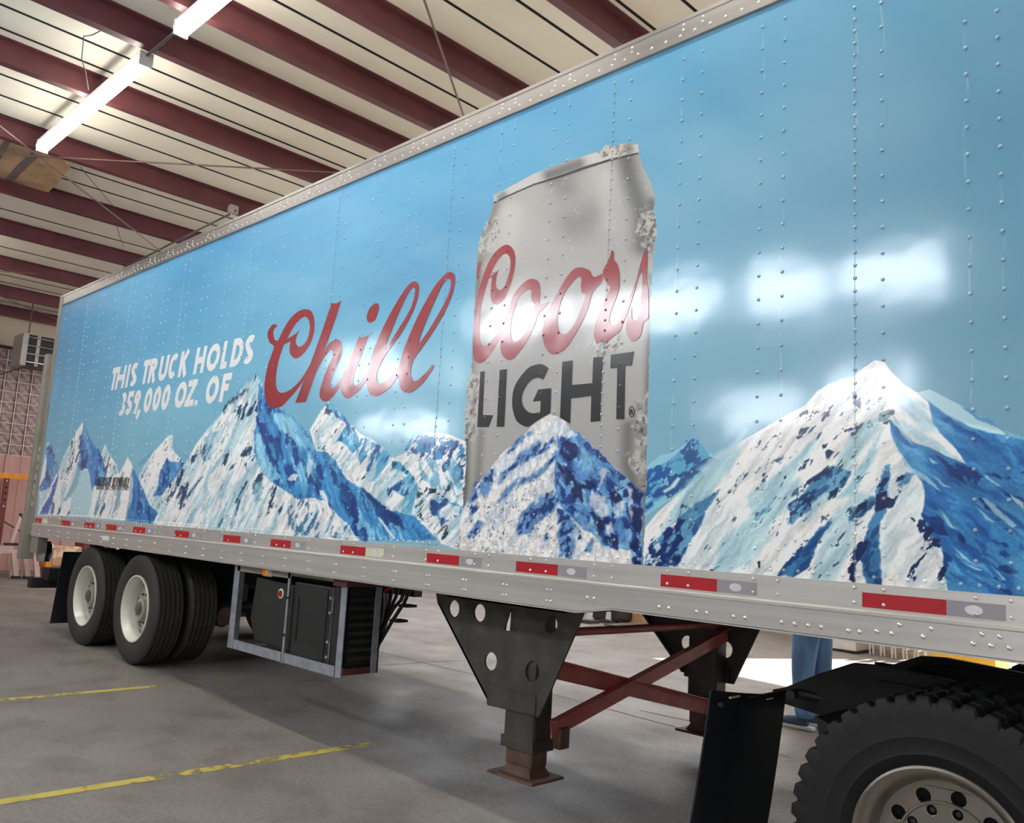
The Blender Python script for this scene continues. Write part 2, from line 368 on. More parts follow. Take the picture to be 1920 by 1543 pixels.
    # shaded right face
    sh = [(1085, 130), (1140, 190), (1230, 340), (1340, 400), (1447, 500), (1540, 610), (1600, 750), (1700, 760), (1790, 850), (1880, 1010), (2050, 1100), (2250, 1280), (2500, 1340), (2700, 1560), (2000, 1560), (1900, 1420), (1800, 1330), (1700, 1210), (1560, 1170), (1440, 1190), (1330, 1110), (1240, 1060), (1150, 980), (1080, 870), (1045, 760), (1045, 600), (1075, 420), (1080, 280)]
    shade_face(C, sh, (84, 154, 204), -52, 57, 1.5, 2.5, light=(140, 196, 220), d=.57, l=.58, sa=8, sl=3.2)
    for P in ([(1060, 560), (1100, 620), (1120, 780), (1180, 880), (1230, 1000), (1210, 1040), (1110, 930), (1060, 840)],
              [(1220, 400), (1300, 400), (1380, 480), (1400, 560), (1460, 640), (1480, 760), (1380, 640), (1290, 560), (1230, 480)],
              [(1560, 760), (1560, 860), (1600, 1040), (1560, 960), (1520, 800)]):
        C.fill(P, (150, 204, 222), 6, 3, 2, .85)
    for P in ([(1070, 440), (1150, 540), (1270, 640), (1260, 690), (1190, 680), (1230, 800), (1290, 920), (1280, 1010), (1240, 1010), (1250, 920), (1180, 760), (1120, 640), (1090, 560)],
              [(1320, 620), (1350, 600), (1390, 700), (1460, 760), (1500, 900), (1480, 940), (1400, 820), (1330, 700)], [(1090, 160), (1120, 150), (1150, 260), (1200, 340), (1180, 400), (1110, 300)],
              [(1620, 780), (1700, 780), (1780, 900), (1850, 1050), (1830, 1120), (1740, 980), (1690, 880), (1660, 1000), (1620, 960)],
              [(1900, 1100), (1960, 1180), (2000, 1320), (1980, 1500), (1920, 1440), (1930, 1300)], [(2060, 1120), (2250, 1290), (2400, 1360), (2450, 1480), (2330, 1420), (2200, 1290)]):
        C.tex(P, (54, 88, 150), -55, 12, 6, .42, .12, 5, 59, .85, 10)
    C.fill([(1390, 950), (1440, 960), (1430, 1020), (1340, 1010)], CREAM, 2, 2, 3, .8)
    C.fill([(1530, 820), (1575, 830), (1560, 940), (1530, 1000), (1515, 900)], PALE, 2, 1, 2, .9)
    C.fill([(1630, 1110), (1680, 1120), (1720, 1230), (1700, 1260)], CREAM, 2, 1, 3, .8)
    C.fill([(2160, 1350), (2180, 1350), (2320, 1540), (2300, 1540)], CREAM, 1.5, 0, 1, .9)
    # foot of the big peak: snow and dark bands
    V(540, 730, 4.977, 1.7)
    C.tex([(0, 980), (120, 980), (250, 1100), (440, 1160), (540, 1240), (640, 1390), (0, 1360)], (74, 124, 160), 55, 16, 6, .5, .08, 8, 61, .85)
    C.tex([(0, 1100), (440, 1160), (640, 1390), (0, 1360)], CREAM, 60, 12, 4, .5, .1, 6, 63, .9)
    # ---- right-hand small peak and the great front mountain (view scale 4.978)
    V(1190, 800, 4.978, 2.2)
    C.fill([(60, 420), (150, 340), (250, 260), (330, 250), (470, 170), (520, 110), (590, 115), (700, 240), (810, 325), (700, 430), (90, 840)], (150, 200, 214), 2, 0, 1)
    shade_face(C, [(110, 400), (300, 330), (400, 250), (470, 160), (520, 110), (590, 115), (650, 190), (720, 280), (810, 325), (700, 430), (500, 560), (90, 810)], (104, 174, 206), 40, 64, 1.2, 1, light=(158, 204, 218), d=.58, l=.52)
    C.tex([(110, 400), (320, 330), (340, 520), (100, 800)], (48, 108, 176), 40, 22, 12, .5, .07, 5, 65, .9)
    C.tex([(480, 110), (600, 115), (600, 190), (500, 190)], (48, 108, 176), 40, 26, 16, .48, .07, 4, 66, .9)
    C.fill([(700, 280), (740, 290), (810, 325), (780, 345), (730, 320)], (48, 100, 166), 1.2, 0, 1)
    C.fill([(400, 470), (430, 480), (380, 560), (280, 620), (260, 600), (330, 560)], (190, 214, 218), 4, 1, 1)
    # front mountain body
    V(1500, 660, 3.283, 2.3)
    body = [(-1040, 1500), (-1010, 1150), (-870, 980), (-700, 830), (-560, 730), (-480, 660), (-380, 560), (-260, 490), (-90, 390), (30, 330), (100, 250), (170, 200), (250, 170), (330, 150), (400, 90), (460, 50), (520, 60), (560, 120), (640, 200), (720, 250), (800, 320), (880, 370), (960, 420), (1060, 465), (1180, 500), (1260, 515), (1380, 540), (1600, 560), (1600, 1560)]
    C.fill(body, (228, 224, 219), 1.5, 0, .6)
    C.tex(body, (184, 208, 214), 52, 3.2, .8, .56, .3, 6, 401, .4)
    C.tex(body, (236, 232, 226), 52, 5, 1.2, .58, .3, 6, 402, .5)
    C.fill([(720, 250), (800, 230), (990, 330), (1100, 390), (1200, 450), (1270, 510), (1180, 500), (1060, 465), (880, 370)], (176, 208, 216), 3, 1)
    C.fill([(990, 335), (1040, 350), (1110, 400), (1170, 415), (1230, 470), (1180, 450), (1090, 415)], (96, 156, 196), 1.5, 0, 1, .85)
    # soft teal hollows
    soft = [([(340, 460), (420, 430), (500, 400), (480, 470), (420, 560), (340, 700), (200, 900), (60, 1040), (0, 1050), (100, 900), (200, 760), (240, 620)], (168, 200, 206), 14),
            ([(500, 470), (420, 620), (340, 760), (230, 900), (330, 880), (440, 700)], (150, 192, 204), 12),
            ([(-640, 720), (-420, 560), (-330, 480), (-380, 600), (-560, 760)], (186, 208, 214), 12),
            ([(-700, 800), (-420, 620), (-330, 560), (-420, 720), (-640, 980), (-780, 1180), (-880, 1160)], (160, 196, 206), 14),
            ([(-330, 900), (-100, 700), (60, 560), (160, 480), (60, 640), (-60, 800), (-280, 1040)], (170, 204, 212), 12),
            ([(-480, 1150), (-100, 820), (0, 760), (0, 860), (-160, 1060), (-300, 1300), (-560, 1400)], (168, 202, 211), 14),
            ([(180, 1040), (330, 870), (420, 880), (330, 1040), (300, 1240), (200, 1420), (60, 1420)], (180, 208, 214), 14),
            ([(540, 960), (700, 760), (760, 860), (740, 1000), (640, 1120), (560, 1300), (520, 1440), (500, 1100)], (196, 214, 216), 14),
            ([(540, 420), (640, 420), (800, 520), (900, 600), (1000, 680), (900, 640), (760, 560), (640, 480)], (176, 208, 216), 8),
            ([(640, 260), (760, 320), (800, 400), (860, 500), (760, 480), (640, 380), (580, 300)], (178, 208, 216), 12)]
    for P, c, s in soft: C.fill(P, c, s, 5, 1, .85)
    # long blue gullies on the lit side
    gul = [([(200, 700), (320, 740), (260, 840), (180, 920), (190, 850), (110, 900), (0, 1000), (0, 880), (60, 830), (120, 760)], (86, 146, 182)),
           ([(170, 1040), (200, 1040), (110, 1160), (60, 1290), (0, 1350), (-40, 1360), (0, 1230), (90, 1130)], (56, 128, 176)),
           ([(530, 700), (560, 690), (540, 860), (520, 980), (490, 1060), (500, 1440), (400, 1440), (390, 1300), (350, 1260), (400, 1130), (450, 980), (470, 850)], (58, 126, 178)),
           ([(300, 1010), (340, 950), (450, 880), (470, 920), (380, 1010), (310, 1050)], (72, 124, 160)),
           ([(600, 820), (660, 740), (720, 740), (680, 790), (620, 830)], (70, 120, 172))]
    for P, c in gul:
        C.fill(P, c, 5, 5, 3.5, .85); C.tex(P, (122, 176, 204), 50, 9, 2.5, .52, .2, 6, 410, .6); C.tex(P, (40, 88, 142), 50, 16, 5, .58, .12, 6, 411, .7)
    V(1190, 800, 4.978, 2.2)
    for P, c in (([(430, 810), (520, 760), (640, 680), (800, 590), (720, 700), (640, 860), (560, 1010), (480, 1180), (400, 1300), (200, 1300), (130, 1140), (240, 1020), (340, 940)], (78, 138, 180)),
                 ([(1140, 840), (1300, 680), (1330, 660), (1240, 800), (1100, 930), (1030, 1000)], (116, 172, 196)),
                 ([(1420, 770), (1540, 660), (1640, 560), (1760, 430), (1842, 400), (1842, 470), (1700, 600), (1640, 700), (1560, 790), (1480, 920), (1420, 920), (1450, 830)], (86, 144, 182)),
                 ([(1560, 780), (1690, 640), (1700, 640), (1640, 780), (1540, 830)], (80, 130, 166)),
                 ([(1842, 850), (1760, 930), (1680, 1000), (1600, 1120), (1450, 1240), (1320, 1390), (1480, 1400), (1620, 1290), (1680, 1180), (1720, 1060)], (58, 128, 176)),
                 ([(860, 1180), (760, 1300), (700, 1350), (800, 1240)], (120, 170, 190))):
        C.fill(P, c, 5, 5, 3.5, .85); C.tex(P, (122, 176, 204), 50, 9, 2.5, .52, .2, 6, 410, .6); C.tex(P, (40, 88, 142), 50, 16, 5, .58, .12, 6, 411, .7)
    C.fill([(300, 960), (430, 850), (400, 930), (340, 1010)], CREAM, 2, 1, 2, .9)
    C.tex([(130, 1140), (240, 1020), (420, 830), (480, 850), (400, 1000), (480, 1020), (420, 1300), (90, 1300)], (34, 72, 130), 45, 22, 12, .46, .07, 6, 81, .95)
    C.tex([(90, 1180), (240, 1080), (260, 1180), (180, 1290), (80, 1290)], PALE, 45, 22, 12, .5, .07, 4, 82, .9)
    C.tex([(1420, 740), (1540, 650), (1700, 580), (1690, 640), (1560, 830), (1480, 920), (1420, 920)], (40, 84, 130), 45, 26, 12, .5, .07, 5, 83, .9)
    C.tex([(1450, 1220), (1620, 1040), (1640, 1080), (1450, 1290), (1340, 1380), (1320, 1390)], (36, 86, 150), 45, 26, 14, .42, .07, 3, 84, .9)
    for P in ([(1510, 90), (1540, 80), (1540, 110), (1515, 112)], [(1390, 480), (1410, 450), (1420, 470), (1400, 495)], [(1145, 1260), (1175, 1250), (1170, 1320), (1150, 1320)], [(700, 1330), (740, 1330), (730, 1350), (700, 1348)],
              [(1770, 170), (1800, 150), (1790, 190), (1755, 210)], [(1580, 350), (1605, 340), (1590, 390), (1545, 410)], [(1580, 10), (1640, 0), (1590, 60), (1545, 90)]):
        C.fill(P, (46, 76, 104), .8, 0, 1.2, .95)
    V(1500, 660, 3.283, 2.3)
    C.tex([(-900, 1080), (-560, 760), (-90, 420), (250, 190), (480, 80), (540, 420), (480, 800), (420, 1440), (-1000, 1440)], (58, 92, 124), 48, 30, 10, .73, .05, 10, 430, .8)
    # the great blue right face
    face = [(790, 300), (880, 370), (960, 420), (1060, 465), (1180, 500), (1260, 515), (1380, 540), (1600, 560), (1600, 1560), (910, 1560), (905, 1440), (890, 1380), (880, 1250), (840, 1170), (770, 1100), (755, 1000), (770, 880), (740, 780), (680, 700), (620, 620), (560, 500), (550, 420), (620, 480), (700, 560), (800, 590), (900, 640), (1020, 690), (960, 600), (880, 520), (820, 430)]
    C.fill(face, (74, 142, 194), 3, 1, 1)
    C.tex(face, (98, 164, 206), -40, 5, 2, .5, .3, 6, 91, .8)
    C.tex(face, (52, 112, 178), -38, 14, 4, .58, .12, 4, 92, .7)
    for P in ([(770, 600), (840, 610), (1000, 700), (1110, 760), (1100, 820), (1000, 830), (960, 780), (870, 680)], [(1100, 760), (1380, 740), (1380, 780), (1180, 770)],
              [(1060, 900), (1130, 880), (1280, 1020), (1300, 1100), (1200, 1040)], [(1190, 1180), (1280, 1170), (1300, 1260), (1240, 1260)], [(750, 920), (810, 930), (900, 1060), (900, 1160), (820, 1130), (760, 1010)],
              [(880, 1180), (940, 1260), (910, 1380), (880, 1300)], [(1180, 1380), (1300, 1380), (1330, 1500), (1240, 1490)], [(960, 1050), (1060, 1100), (1010, 1180), (960, 1130)], [(1200, 830), (1380, 900), (1380, 960), (1280, 880)],
              [(1160, 1240), (1340, 1360), (1300, 1390), (1160, 1290)]):
        C.tex(P, (38, 84, 146), -30, 22, 10, .46, .07, 8, 93, .85, 8)
    for P in ([(1130, 760), (1150, 760), (1240, 830), (1210, 820)], [(1120, 900), (1150, 900), (1240, 980), (1340, 1060), (1310, 1075), (1200, 1000)], [(1290, 870), (1380, 930), (1380, 970), (1310, 910)],
              [(620, 640), (700, 720), (790, 770), (870, 860), (760, 790), (660, 710)], [(800, 750), (870, 800), (940, 835), (880, 825)], [(850, 960), (900, 1010), (950, 1085), (920, 1070)], [(940, 1190), (1030, 1270), (1080, 1310), (1010, 1270)],
              [(990, 1290), (1120, 1340), (1100, 1345)], [(580, 400), (640, 470), (700, 580), (620, 500)], [(1080, 950), (1210, 1050), (1150, 1030)], [(1170, 1310), (1270, 1400), (1250, 1400)], [(790, 650), (850, 690), (810, 685)]):
        C.fill(P, (172, 206, 216), 3, 2, 2, .85)
    C.fill([(1300, 1250), (1600, 1180), (1600, 1560), (1330, 1480)], (104, 172, 206), 20, 8, 2, .6)
    # snow tongue with rock shore
    C.fill([(770, 860), (740, 780), (700, 750), (680, 780), (640, 860), (700, 1000), (720, 1080), (770, 1110), (840, 1190), (880, 1240), (870, 1320), (830, 1380), (900, 1400), (905, 1470), (640, 1440), (560, 1300), (560, 1000), (620, 860)], (206, 214, 214), 4, 2, 1.5, .85)
    C.fill([(870, 1200), (880, 1250), (860, 1330), (810, 1370), (760, 1380), (800, 1280)], CREAM, 3, 2, 2, .9)
    for P in ([(680, 1020), (770, 1040), (830, 1130), (840, 1200), (740, 1300), (700, 1400), (660, 1390), (730, 1230), (770, 1150)], [(780, 1060), (840, 1120), (870, 1200), (800, 1200), (760, 1120)], [(880, 1300), (920, 1330), (840, 1450), (820, 1430)],
              [(370, 1140), (420, 1160), (360, 1300), (330, 1420), (300, 1400), (300, 1260)], [(470, 770), (540, 770), (530, 900), (600, 880), (560, 960), (460, 980), (460, 880)], [(290, 1000), (340, 950), (440, 890), (400, 960), (320, 1050)],
              [(600, 770), (670, 740), (640, 800), (610, 860), (590, 840)], [(240, 480), (400, 430), (330, 510)], [(180, 700), (230, 710), (150, 760), (0, 860), (0, 830)], [(0, 920), (80, 880), (60, 980), (0, 1010)], [(190, 850), (280, 760), (250, 860), (180, 930)],
              [(90, 350), (150, 330), (140, 380), (80, 380)], [(0, 380), (60, 350), (50, 420), (0, 440)], [(320, 250), (380, 250), (370, 340), (320, 300)], [(130, 560), (200, 620), (170, 660), (140, 610)], [(130, 380), (210, 330), (140, 440)],
              [(680, 1060), (710, 1070), (690, 1110), (670, 1110)], [(0, 480), (60, 460), (0, 520)], [(0, 680), (60, 660), (0, 730)]):
        C.tex(P, (36, 68, 116), 48, 30, 13, .44, .06, 5, 95, .95, 6)
    C.fill([(480, 430), (490, 380), (550, 350), (570, 380), (530, 430)], (110, 146, 160), 3, 2, 2, .8)
    C.tex([(480, 280), (550, 270), (580, 380), (530, 440), (470, 440), (490, 360)], ROCK, 48, 30, 16, .5, .06, 5, 96, .9)
    C.tex([(410, 330), (500, 290), (480, 340), (400, 370)], (120, 160, 180), 40, 26, 12, .45, .08, 5, 97, .8)

def streaks(C, P, ang, amt, sa=46, sl=7, seed=500):
    """fine wind-blown tone along the fall line"""
    sel, a = C.mask(P, 6, 4)
    if not sel.size: return
    c, s = math.cos(math.radians(ang)), math.sin(math.radians(ang)); x, z = C.x[sel], C.z[sel]
    n = fbm((-x * s + z * c) * sa + C.wu[sel] * 2, (x * c + z * s) * sl, seed, 4) - .5
    C.c[sel] = np.clip(C.c[sel] * (1 + (amt * n * a)[:, None] * np.array([1.25, 1., .8])) + (C.grain[sel] * .07 * a)[:, None], 0, 1)
def paint_panel(C):
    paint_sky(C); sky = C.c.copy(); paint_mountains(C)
    C.view(1500, 660, 3.283); streaks(C, [(-1040, 1500), (-1010, 1150), (-870, 980), (-560, 730), (-260, 490), (30, 330), (250, 170), (460, 50), (560, 400), (740, 800), (900, 1400), (900, 1560)], 50, .34)
    streaks(C, [(560, 400), (720, 250), (960, 420), (1600, 560), (1600, 1560), (900, 1560), (740, 800)], -38, .42, seed=510)
    C.view(260, 690, 4.823); streaks(C, [(70, 1500), (300, 1080), (600, 580), (1060, 60), (1080, 800), (1560, 1200), (2000, 1560)], 54, .36, seed=520)
    streaks(C, [(1085, 130), (1340, 400), (1700, 760), (2050, 1100), (2700, 1560), (2000, 1560), (1440, 1190), (1045, 760)], -52, .45, seed=530)
    C.view(540, 730, 4.977); streaks(C, [(200, 380), (375, 120), (680, 420), (1000, 640), (1340, 400), (1690, 500), (1690, 1490), (900, 1200)], 40, .4, seed=540)
    land = np.clip(np.abs(C.c - sky).max(1) / .03, 0, 1)[:, None]
    C.c = np.clip(C.c + land * (.16 * (C.c - .66) + .26 * (C.c @ np.array([.3, .59, .11]) - .66)[:, None]), 0, 1)
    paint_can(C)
    # pale rub marks that trickle down beside the rivet columns
    for k in range(-8, 26):
        for dx in (0, .105):
            xc = -1.313 - .4065 * k + dx
            d = np.abs(C.x - xc - .012 * (vnoise(C.z * 6, C.z * 0 + k, 5) - .5) * 2)
            n = vnoise(C.z * 5 + k * 7.7, C.z * 0 + dx * 40, 7) * vnoise(C.z * 31, C.z * 0 + k, 8)
            a = np.clip(1 - d / .005, 0, 1) * np.clip((n - .3) * 3, 0, 1) * .28 * np.clip((C.x + 6.5) / 3, .1, 1)
            s = np.nonzero(a > .01)[0]
            if s.size: C.put(s, a[s], (222, 236, 240))

def paint_can(C):
    V = C.view
    V(0, 0, 1, 2.0)
    sil = [(926, 366), (955, 351), (1000, 326), (1060, 304), (1110, 288), (1128, 284), (1136, 272), (1150, 277), (1165, 270), (1197, 270), (1198, 288), (1206, 315), (1222, 345), (1228, 375), (1225, 395), (1231, 430), (1226, 470), (1222, 520), (1220, 600), (1216, 700), (1214, 760), (1212, 850), (1212, 900), (1209, 960), (1205, 1075), (858, 1075), (860, 1030), (863, 1000), (866, 980), (870, 920), (874, 860), (873, 800), (874, 770), (876, 720), (884, 700), (886, 640), (889, 580), (893, 520), (896, 470), (900, 450), (908, 430), (920, 400), (926, 380)]
    C.fill(sil, (172, 169, 164), 1.2, 0, 2.2)
    sb, b = C.mask(sil, 1.2, 0, 2.2)
    inside = np.zeros(C.u.size); inside[sb] = b
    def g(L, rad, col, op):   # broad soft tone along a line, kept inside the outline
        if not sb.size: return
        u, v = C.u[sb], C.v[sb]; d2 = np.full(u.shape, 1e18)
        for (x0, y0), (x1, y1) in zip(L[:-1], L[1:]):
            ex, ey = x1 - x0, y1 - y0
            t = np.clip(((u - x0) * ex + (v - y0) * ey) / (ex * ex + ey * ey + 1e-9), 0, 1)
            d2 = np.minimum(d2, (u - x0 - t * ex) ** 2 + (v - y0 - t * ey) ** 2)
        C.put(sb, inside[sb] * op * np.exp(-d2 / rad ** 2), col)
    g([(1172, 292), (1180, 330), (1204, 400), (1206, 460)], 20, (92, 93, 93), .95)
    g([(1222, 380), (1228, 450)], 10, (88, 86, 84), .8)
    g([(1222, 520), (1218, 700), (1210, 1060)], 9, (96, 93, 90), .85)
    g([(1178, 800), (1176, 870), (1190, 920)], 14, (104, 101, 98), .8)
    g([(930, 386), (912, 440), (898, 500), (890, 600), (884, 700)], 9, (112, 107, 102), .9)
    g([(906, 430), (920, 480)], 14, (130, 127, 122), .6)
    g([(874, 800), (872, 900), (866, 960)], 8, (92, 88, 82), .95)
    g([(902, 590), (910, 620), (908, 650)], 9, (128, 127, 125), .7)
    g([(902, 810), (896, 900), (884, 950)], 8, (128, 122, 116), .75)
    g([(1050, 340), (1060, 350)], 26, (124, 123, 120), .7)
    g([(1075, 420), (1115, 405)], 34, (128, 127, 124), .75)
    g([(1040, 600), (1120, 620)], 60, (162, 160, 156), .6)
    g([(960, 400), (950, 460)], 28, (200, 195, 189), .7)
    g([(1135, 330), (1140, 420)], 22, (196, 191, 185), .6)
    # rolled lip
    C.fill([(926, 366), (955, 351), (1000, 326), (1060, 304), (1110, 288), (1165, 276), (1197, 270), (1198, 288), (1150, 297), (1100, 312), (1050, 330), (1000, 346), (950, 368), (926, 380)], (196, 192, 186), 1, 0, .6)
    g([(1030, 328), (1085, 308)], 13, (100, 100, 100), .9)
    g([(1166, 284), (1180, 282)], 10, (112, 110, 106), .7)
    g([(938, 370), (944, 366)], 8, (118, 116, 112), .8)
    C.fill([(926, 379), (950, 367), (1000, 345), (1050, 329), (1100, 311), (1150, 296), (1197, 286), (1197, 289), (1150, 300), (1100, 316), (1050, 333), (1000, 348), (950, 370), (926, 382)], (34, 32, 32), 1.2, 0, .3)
    # frost and ice along the dented edges
    keep = C.c.copy()
    for P, s in (([(898, 410), (930, 408), (936, 440), (925, 470), (905, 480), (896, 470)], 1), ([(1192, 400), (1215, 392), (1234, 400), (1234, 470), (1215, 470), (1195, 450)], 2), ([(1118, 288), (1135, 268), (1166, 268), (1190, 272), (1180, 284), (1130, 300)], 3),
                 ([(872, 690), (900, 690), (894, 800), (884, 830), (872, 830)], 4), ([(858, 960), (878, 960), (884, 1075), (856, 1075)], 5), ([(1172, 850), (1190, 845), (1214, 860), (1214, 950), (1196, 900)], 6), ([(1108, 640), (1160, 625), (1165, 650), (1110, 680)], 7), ([(1186, 760), (1212, 740), (1214, 840), (1192, 840)], 8)):
        C.tex(P, (192, 187, 178), 40, 16, 12, .46, .16, 9, 200 + s, .85, 9)
        C.tex(P, (134, 128, 120), 70, 22, 16, .56, .14, 9, 210 + s, .8, 9)
        C.tex(P, (70, 64, 60), 20, 30, 24, .66, .1, 9, 220 + s, .8, 9)
    big = np.nonzero((C.u > 840) & (C.u < 1250) & (C.v > 250) & (C.v < 1100))[0]
    if big.size:
        mm = sstep((sdist(C.u[big] + 6 * C.fu[big], C.v[big] + 6 * C.fv[big], sil) + 2.5) / 1.5)[:, None]; C.c[big] = keep[big] * (1 - mm) + C.c[big] * mm
    # beaded cold drops
    for k in range(420):
        a, b = _hash(np.array(k), np.array(3), 9), _hash(np.array(k), np.array(5), 9)
        cu = 900 + 320 * float(a); cv = 330 + 470 * float(b); rr = 1.0 + 1.8 * float(_hash(np.array(k), np.array(8), 4)) ** 3
        sel = np.nonzero((np.abs(C.u - cu) < 6) & (np.abs(C.v - cv) < 6))[0]
        if not sel.size or sdist(np.array([cu]), np.array([cv]), sil)[0] < 6: continue
        q = np.hypot(C.u[sel] - cu, C.v[sel] - cv) / rr
        C.put(sel, np.clip(1.4 - q, 0, 1) * .28, (236, 234, 230))
        q = np.hypot(C.u[sel] - cu - .8, C.v[sel] - cv - 1.2) / rr
        C.put(sel, np.clip(1.2 - q, 0, 1) * .16, (110, 108, 104))
    # mountain printed on the can
    V(850, 770, 5.053, 2.4)
    m = [(920, 30), (960, 50), (1010, 70), (1060, 100), (1110, 180), (1200, 220), (1260, 270), (1330, 350), (1400, 400), (1480, 490), (1570, 570), (1650, 640), (1720, 730), (1795, 790), (1785, 1560), (60, 1560), (70, 1010), (100, 920), (170, 800), (240, 680), (320, 600), (400, 480), (470, 390), (560, 320), (640, 260), (720, 170), (800, 100), (870, 55)]
    C.fill(m, (220, 216, 211), 1.2, 0, 2)
    C.tex(m, (186, 196, 206), 50, 8, 3, .55, .2, 6, 301, .7)
    DB = (54, 88, 140); SB = (104, 146, 194)
    for P in ([(560, 320), (720, 190), (730, 210), (620, 330), (520, 390)], [(640, 420), (800, 290), (820, 310), (780, 400), (680, 480), (560, 570), (440, 680), (470, 600)], [(860, 330), (960, 250), (970, 300), (900, 360), (760, 440)],
              [(980, 380), (960, 450), (860, 550), (760, 660), (600, 700), (440, 840), (400, 880), (520, 720), (700, 620), (850, 540)], [(230, 670), (240, 700), (180, 900), (165, 900), (190, 760)], [(300, 640), (380, 560), (410, 600), (300, 820), (250, 760)],
              [(700, 920), (840, 800), (950, 760), (1000, 840), (940, 960), (850, 1010), (720, 1160), (620, 1180), (600, 1100), (660, 960)], [(990, 930), (1060, 960), (1160, 1100), (1150, 1270), (1120, 1400), (1030, 1390), (1000, 1200), (1020, 1050)],
              [(1180, 1110), (1220, 1130), (1210, 1210), (1180, 1220)], [(180, 900), (220, 920), (180, 1040)], [(230, 1040), (270, 1060), (200, 1200), (150, 1180)], [(820, 1300), (900, 1160), (890, 1220), (850, 1310)], [(1270, 1240), (1330, 1230), (1310, 1320), (1270, 1320)]):
        C.fill(P, SB, 14, 4, 4, .45)
        C.tex(P, SB, 48, 12, 7, .36, .12, 8, 303, .85, 8)
        C.tex(P, DB, 48, 22, 12, .5, .07, 8, 305, .95, 8)
    rf = [(985, 210), (1010, 260), (1100, 170), (1200, 220), (1260, 270), (1330, 350), (1400, 400), (1480, 490), (1570, 570), (1650, 640), (1720, 730), (1795, 790), (1785, 1560), (1700, 1500), (1690, 1320), (1560, 1300), (1420, 1280), (1380, 1210), (1250, 1130), (1160, 1050), (1080, 980), (1010, 880), (960, 740), (950, 620), (960, 480), (990, 360)]
    C.fill(rf, (98, 146, 198), 2.5, 2, 3)
    C.tex(rf, (146, 192, 216), -48, 6, 4, .5, .2, 6, 311, .8)
    C.tex(rf, (52, 84, 148), -48, 13, 7, .55, .1, 5, 312, .85)
    for P in ([(1000, 260), (1110, 300), (1200, 360), (1220, 480), (1100, 470), (1010, 400)], [(960, 480), (1040, 540), (1120, 600), (1190, 720), (1280, 860), (1390, 1020), (1370, 1040), (1240, 900), (1130, 760), (1040, 640)],
              [(1200, 640), (1300, 680), (1330, 720), (1280, 760), (1200, 730)], [(1430, 660), (1500, 740), (1600, 860), (1560, 930), (1460, 820)], [(1490, 560), (1600, 600), (1720, 740), (1640, 700)], [(1330, 1000), (1480, 1010), (1420, 1130), (1330, 1080)],
              [(1640, 720), (1795, 790), (1785, 1560), (1700, 1500), (1690, 1100), (1640, 900)], [(1440, 1180), (1560, 1180), (1550, 1300), (1480, 1280)]):
        C.tex(P, (48, 62, 112), -45, 14, 8, .40, .1, 8, 315, .85, 8)
    for P in ([(1200, 360), (1300, 400), (1350, 560), (1340, 640), (1220, 560), (1190, 460)], ):
        C.fill(P, (132, 186, 216), 16, 4, 3, .8)
    for P in ([(1310, 760), (1440, 820), (1480, 980), (1390, 1010), (1290, 880)], [(1400, 560), (1480, 560), (1440, 640), (1390, 720)], [(1660, 720), (1700, 740), (1690, 1060), (1670, 960)], [(1440, 1080), (1500, 1060), (1530, 1160), (1460, 1160)], [(1540, 880), (1610, 860), (1600, 980), (1550, 1000)],
              [(1100, 180), (1180, 230), (1130, 260), (1020, 230)]):
        C.fill(P, (214, 214, 216), 6, 3, 4, .8)
    sel, a = C.mask(m, 2, 0, 2)
    if sel.size:
        n = fbm(C.x[sel] * 60, C.z[sel] * 44, 333, 4) - .5
        C.c[sel] = np.clip(C.c[sel] * (1 + .5 * n * a)[:, None] + a[:, None] * (.14 * (C.c[sel] - .66) + .30 * (C.c[sel] @ np.array([.3, .59, .11]) - .62)[:, None]), 0, 1)
    C.tex([(90, 920), (1000, 500), (1000, 1500), (90, 1500)], (70, 90, 116), 48, 40, 26, .70, .05, 10, 320, .8)
M = MATS
mat('concrete', (150, 142, 136), .62, var=.10, scale=1.3, bump=.12, bscale=60)
def concrete():
    m = M['concrete']; nt = m.node_tree; b = nt.nodes['Principled BSDF']
    tc = nt.nodes.new('ShaderNodeTexCoord')
    def noise(s, d=6):
        n = nt.nodes.new('ShaderNodeTexNoise'); n.inputs['Scale'].default_value = s; n.inputs['Detail'].default_value = d; nt.links.new(tc.outputs['Object'], n.inputs['Vector']); return n
    def ramp(src, lo, hi, c0, c1):
        r = nt.nodes.new('ShaderNodeValToRGB'); r.color_ramp.elements[0].position = lo; r.color_ramp.elements[1].position = hi
        r.color_ramp.elements[0].color = c0; r.color_ramp.elements[1].color = c1; nt.links.new(src, r.inputs[0]); return r
    def mul(a, c, f):
        x = nt.nodes.new('ShaderNodeMix'); x.data_type = 'RGBA'; x.blend_type = 'MULTIPLY'; x.inputs[0].default_value = f
        nt.links.new(a, x.inputs[6]); nt.links.new(c, x.inputs[7]); return x.outputs[2]
    base = ramp(noise(.9, 8).outputs[0], .3, .7, srgb((120, 113, 108)), srgb((138, 131, 126))).outputs[0]
    st = ramp(noise(2.7, 9).outputs[0], .34, .5, srgb((226, 223, 220)), (1, 1, 1, 1)).outputs[0]
    fn = ramp(noise(38, 4).outputs[0], .3, .6, srgb((226, 224, 222)), (1, 1, 1, 1)).outputs[0]
    o = mul(mul(base, st, .9), fn, .9)
    nt.links.new(o, b.inputs['Base Color'])
    rr = ramp(noise(1.7, 5).outputs[0], .35, .65, (.5, .5, .5, 1), (.7, .7, .7, 1)); nt.links.new(rr.outputs[0], b.inputs['Roughness'])
concrete()
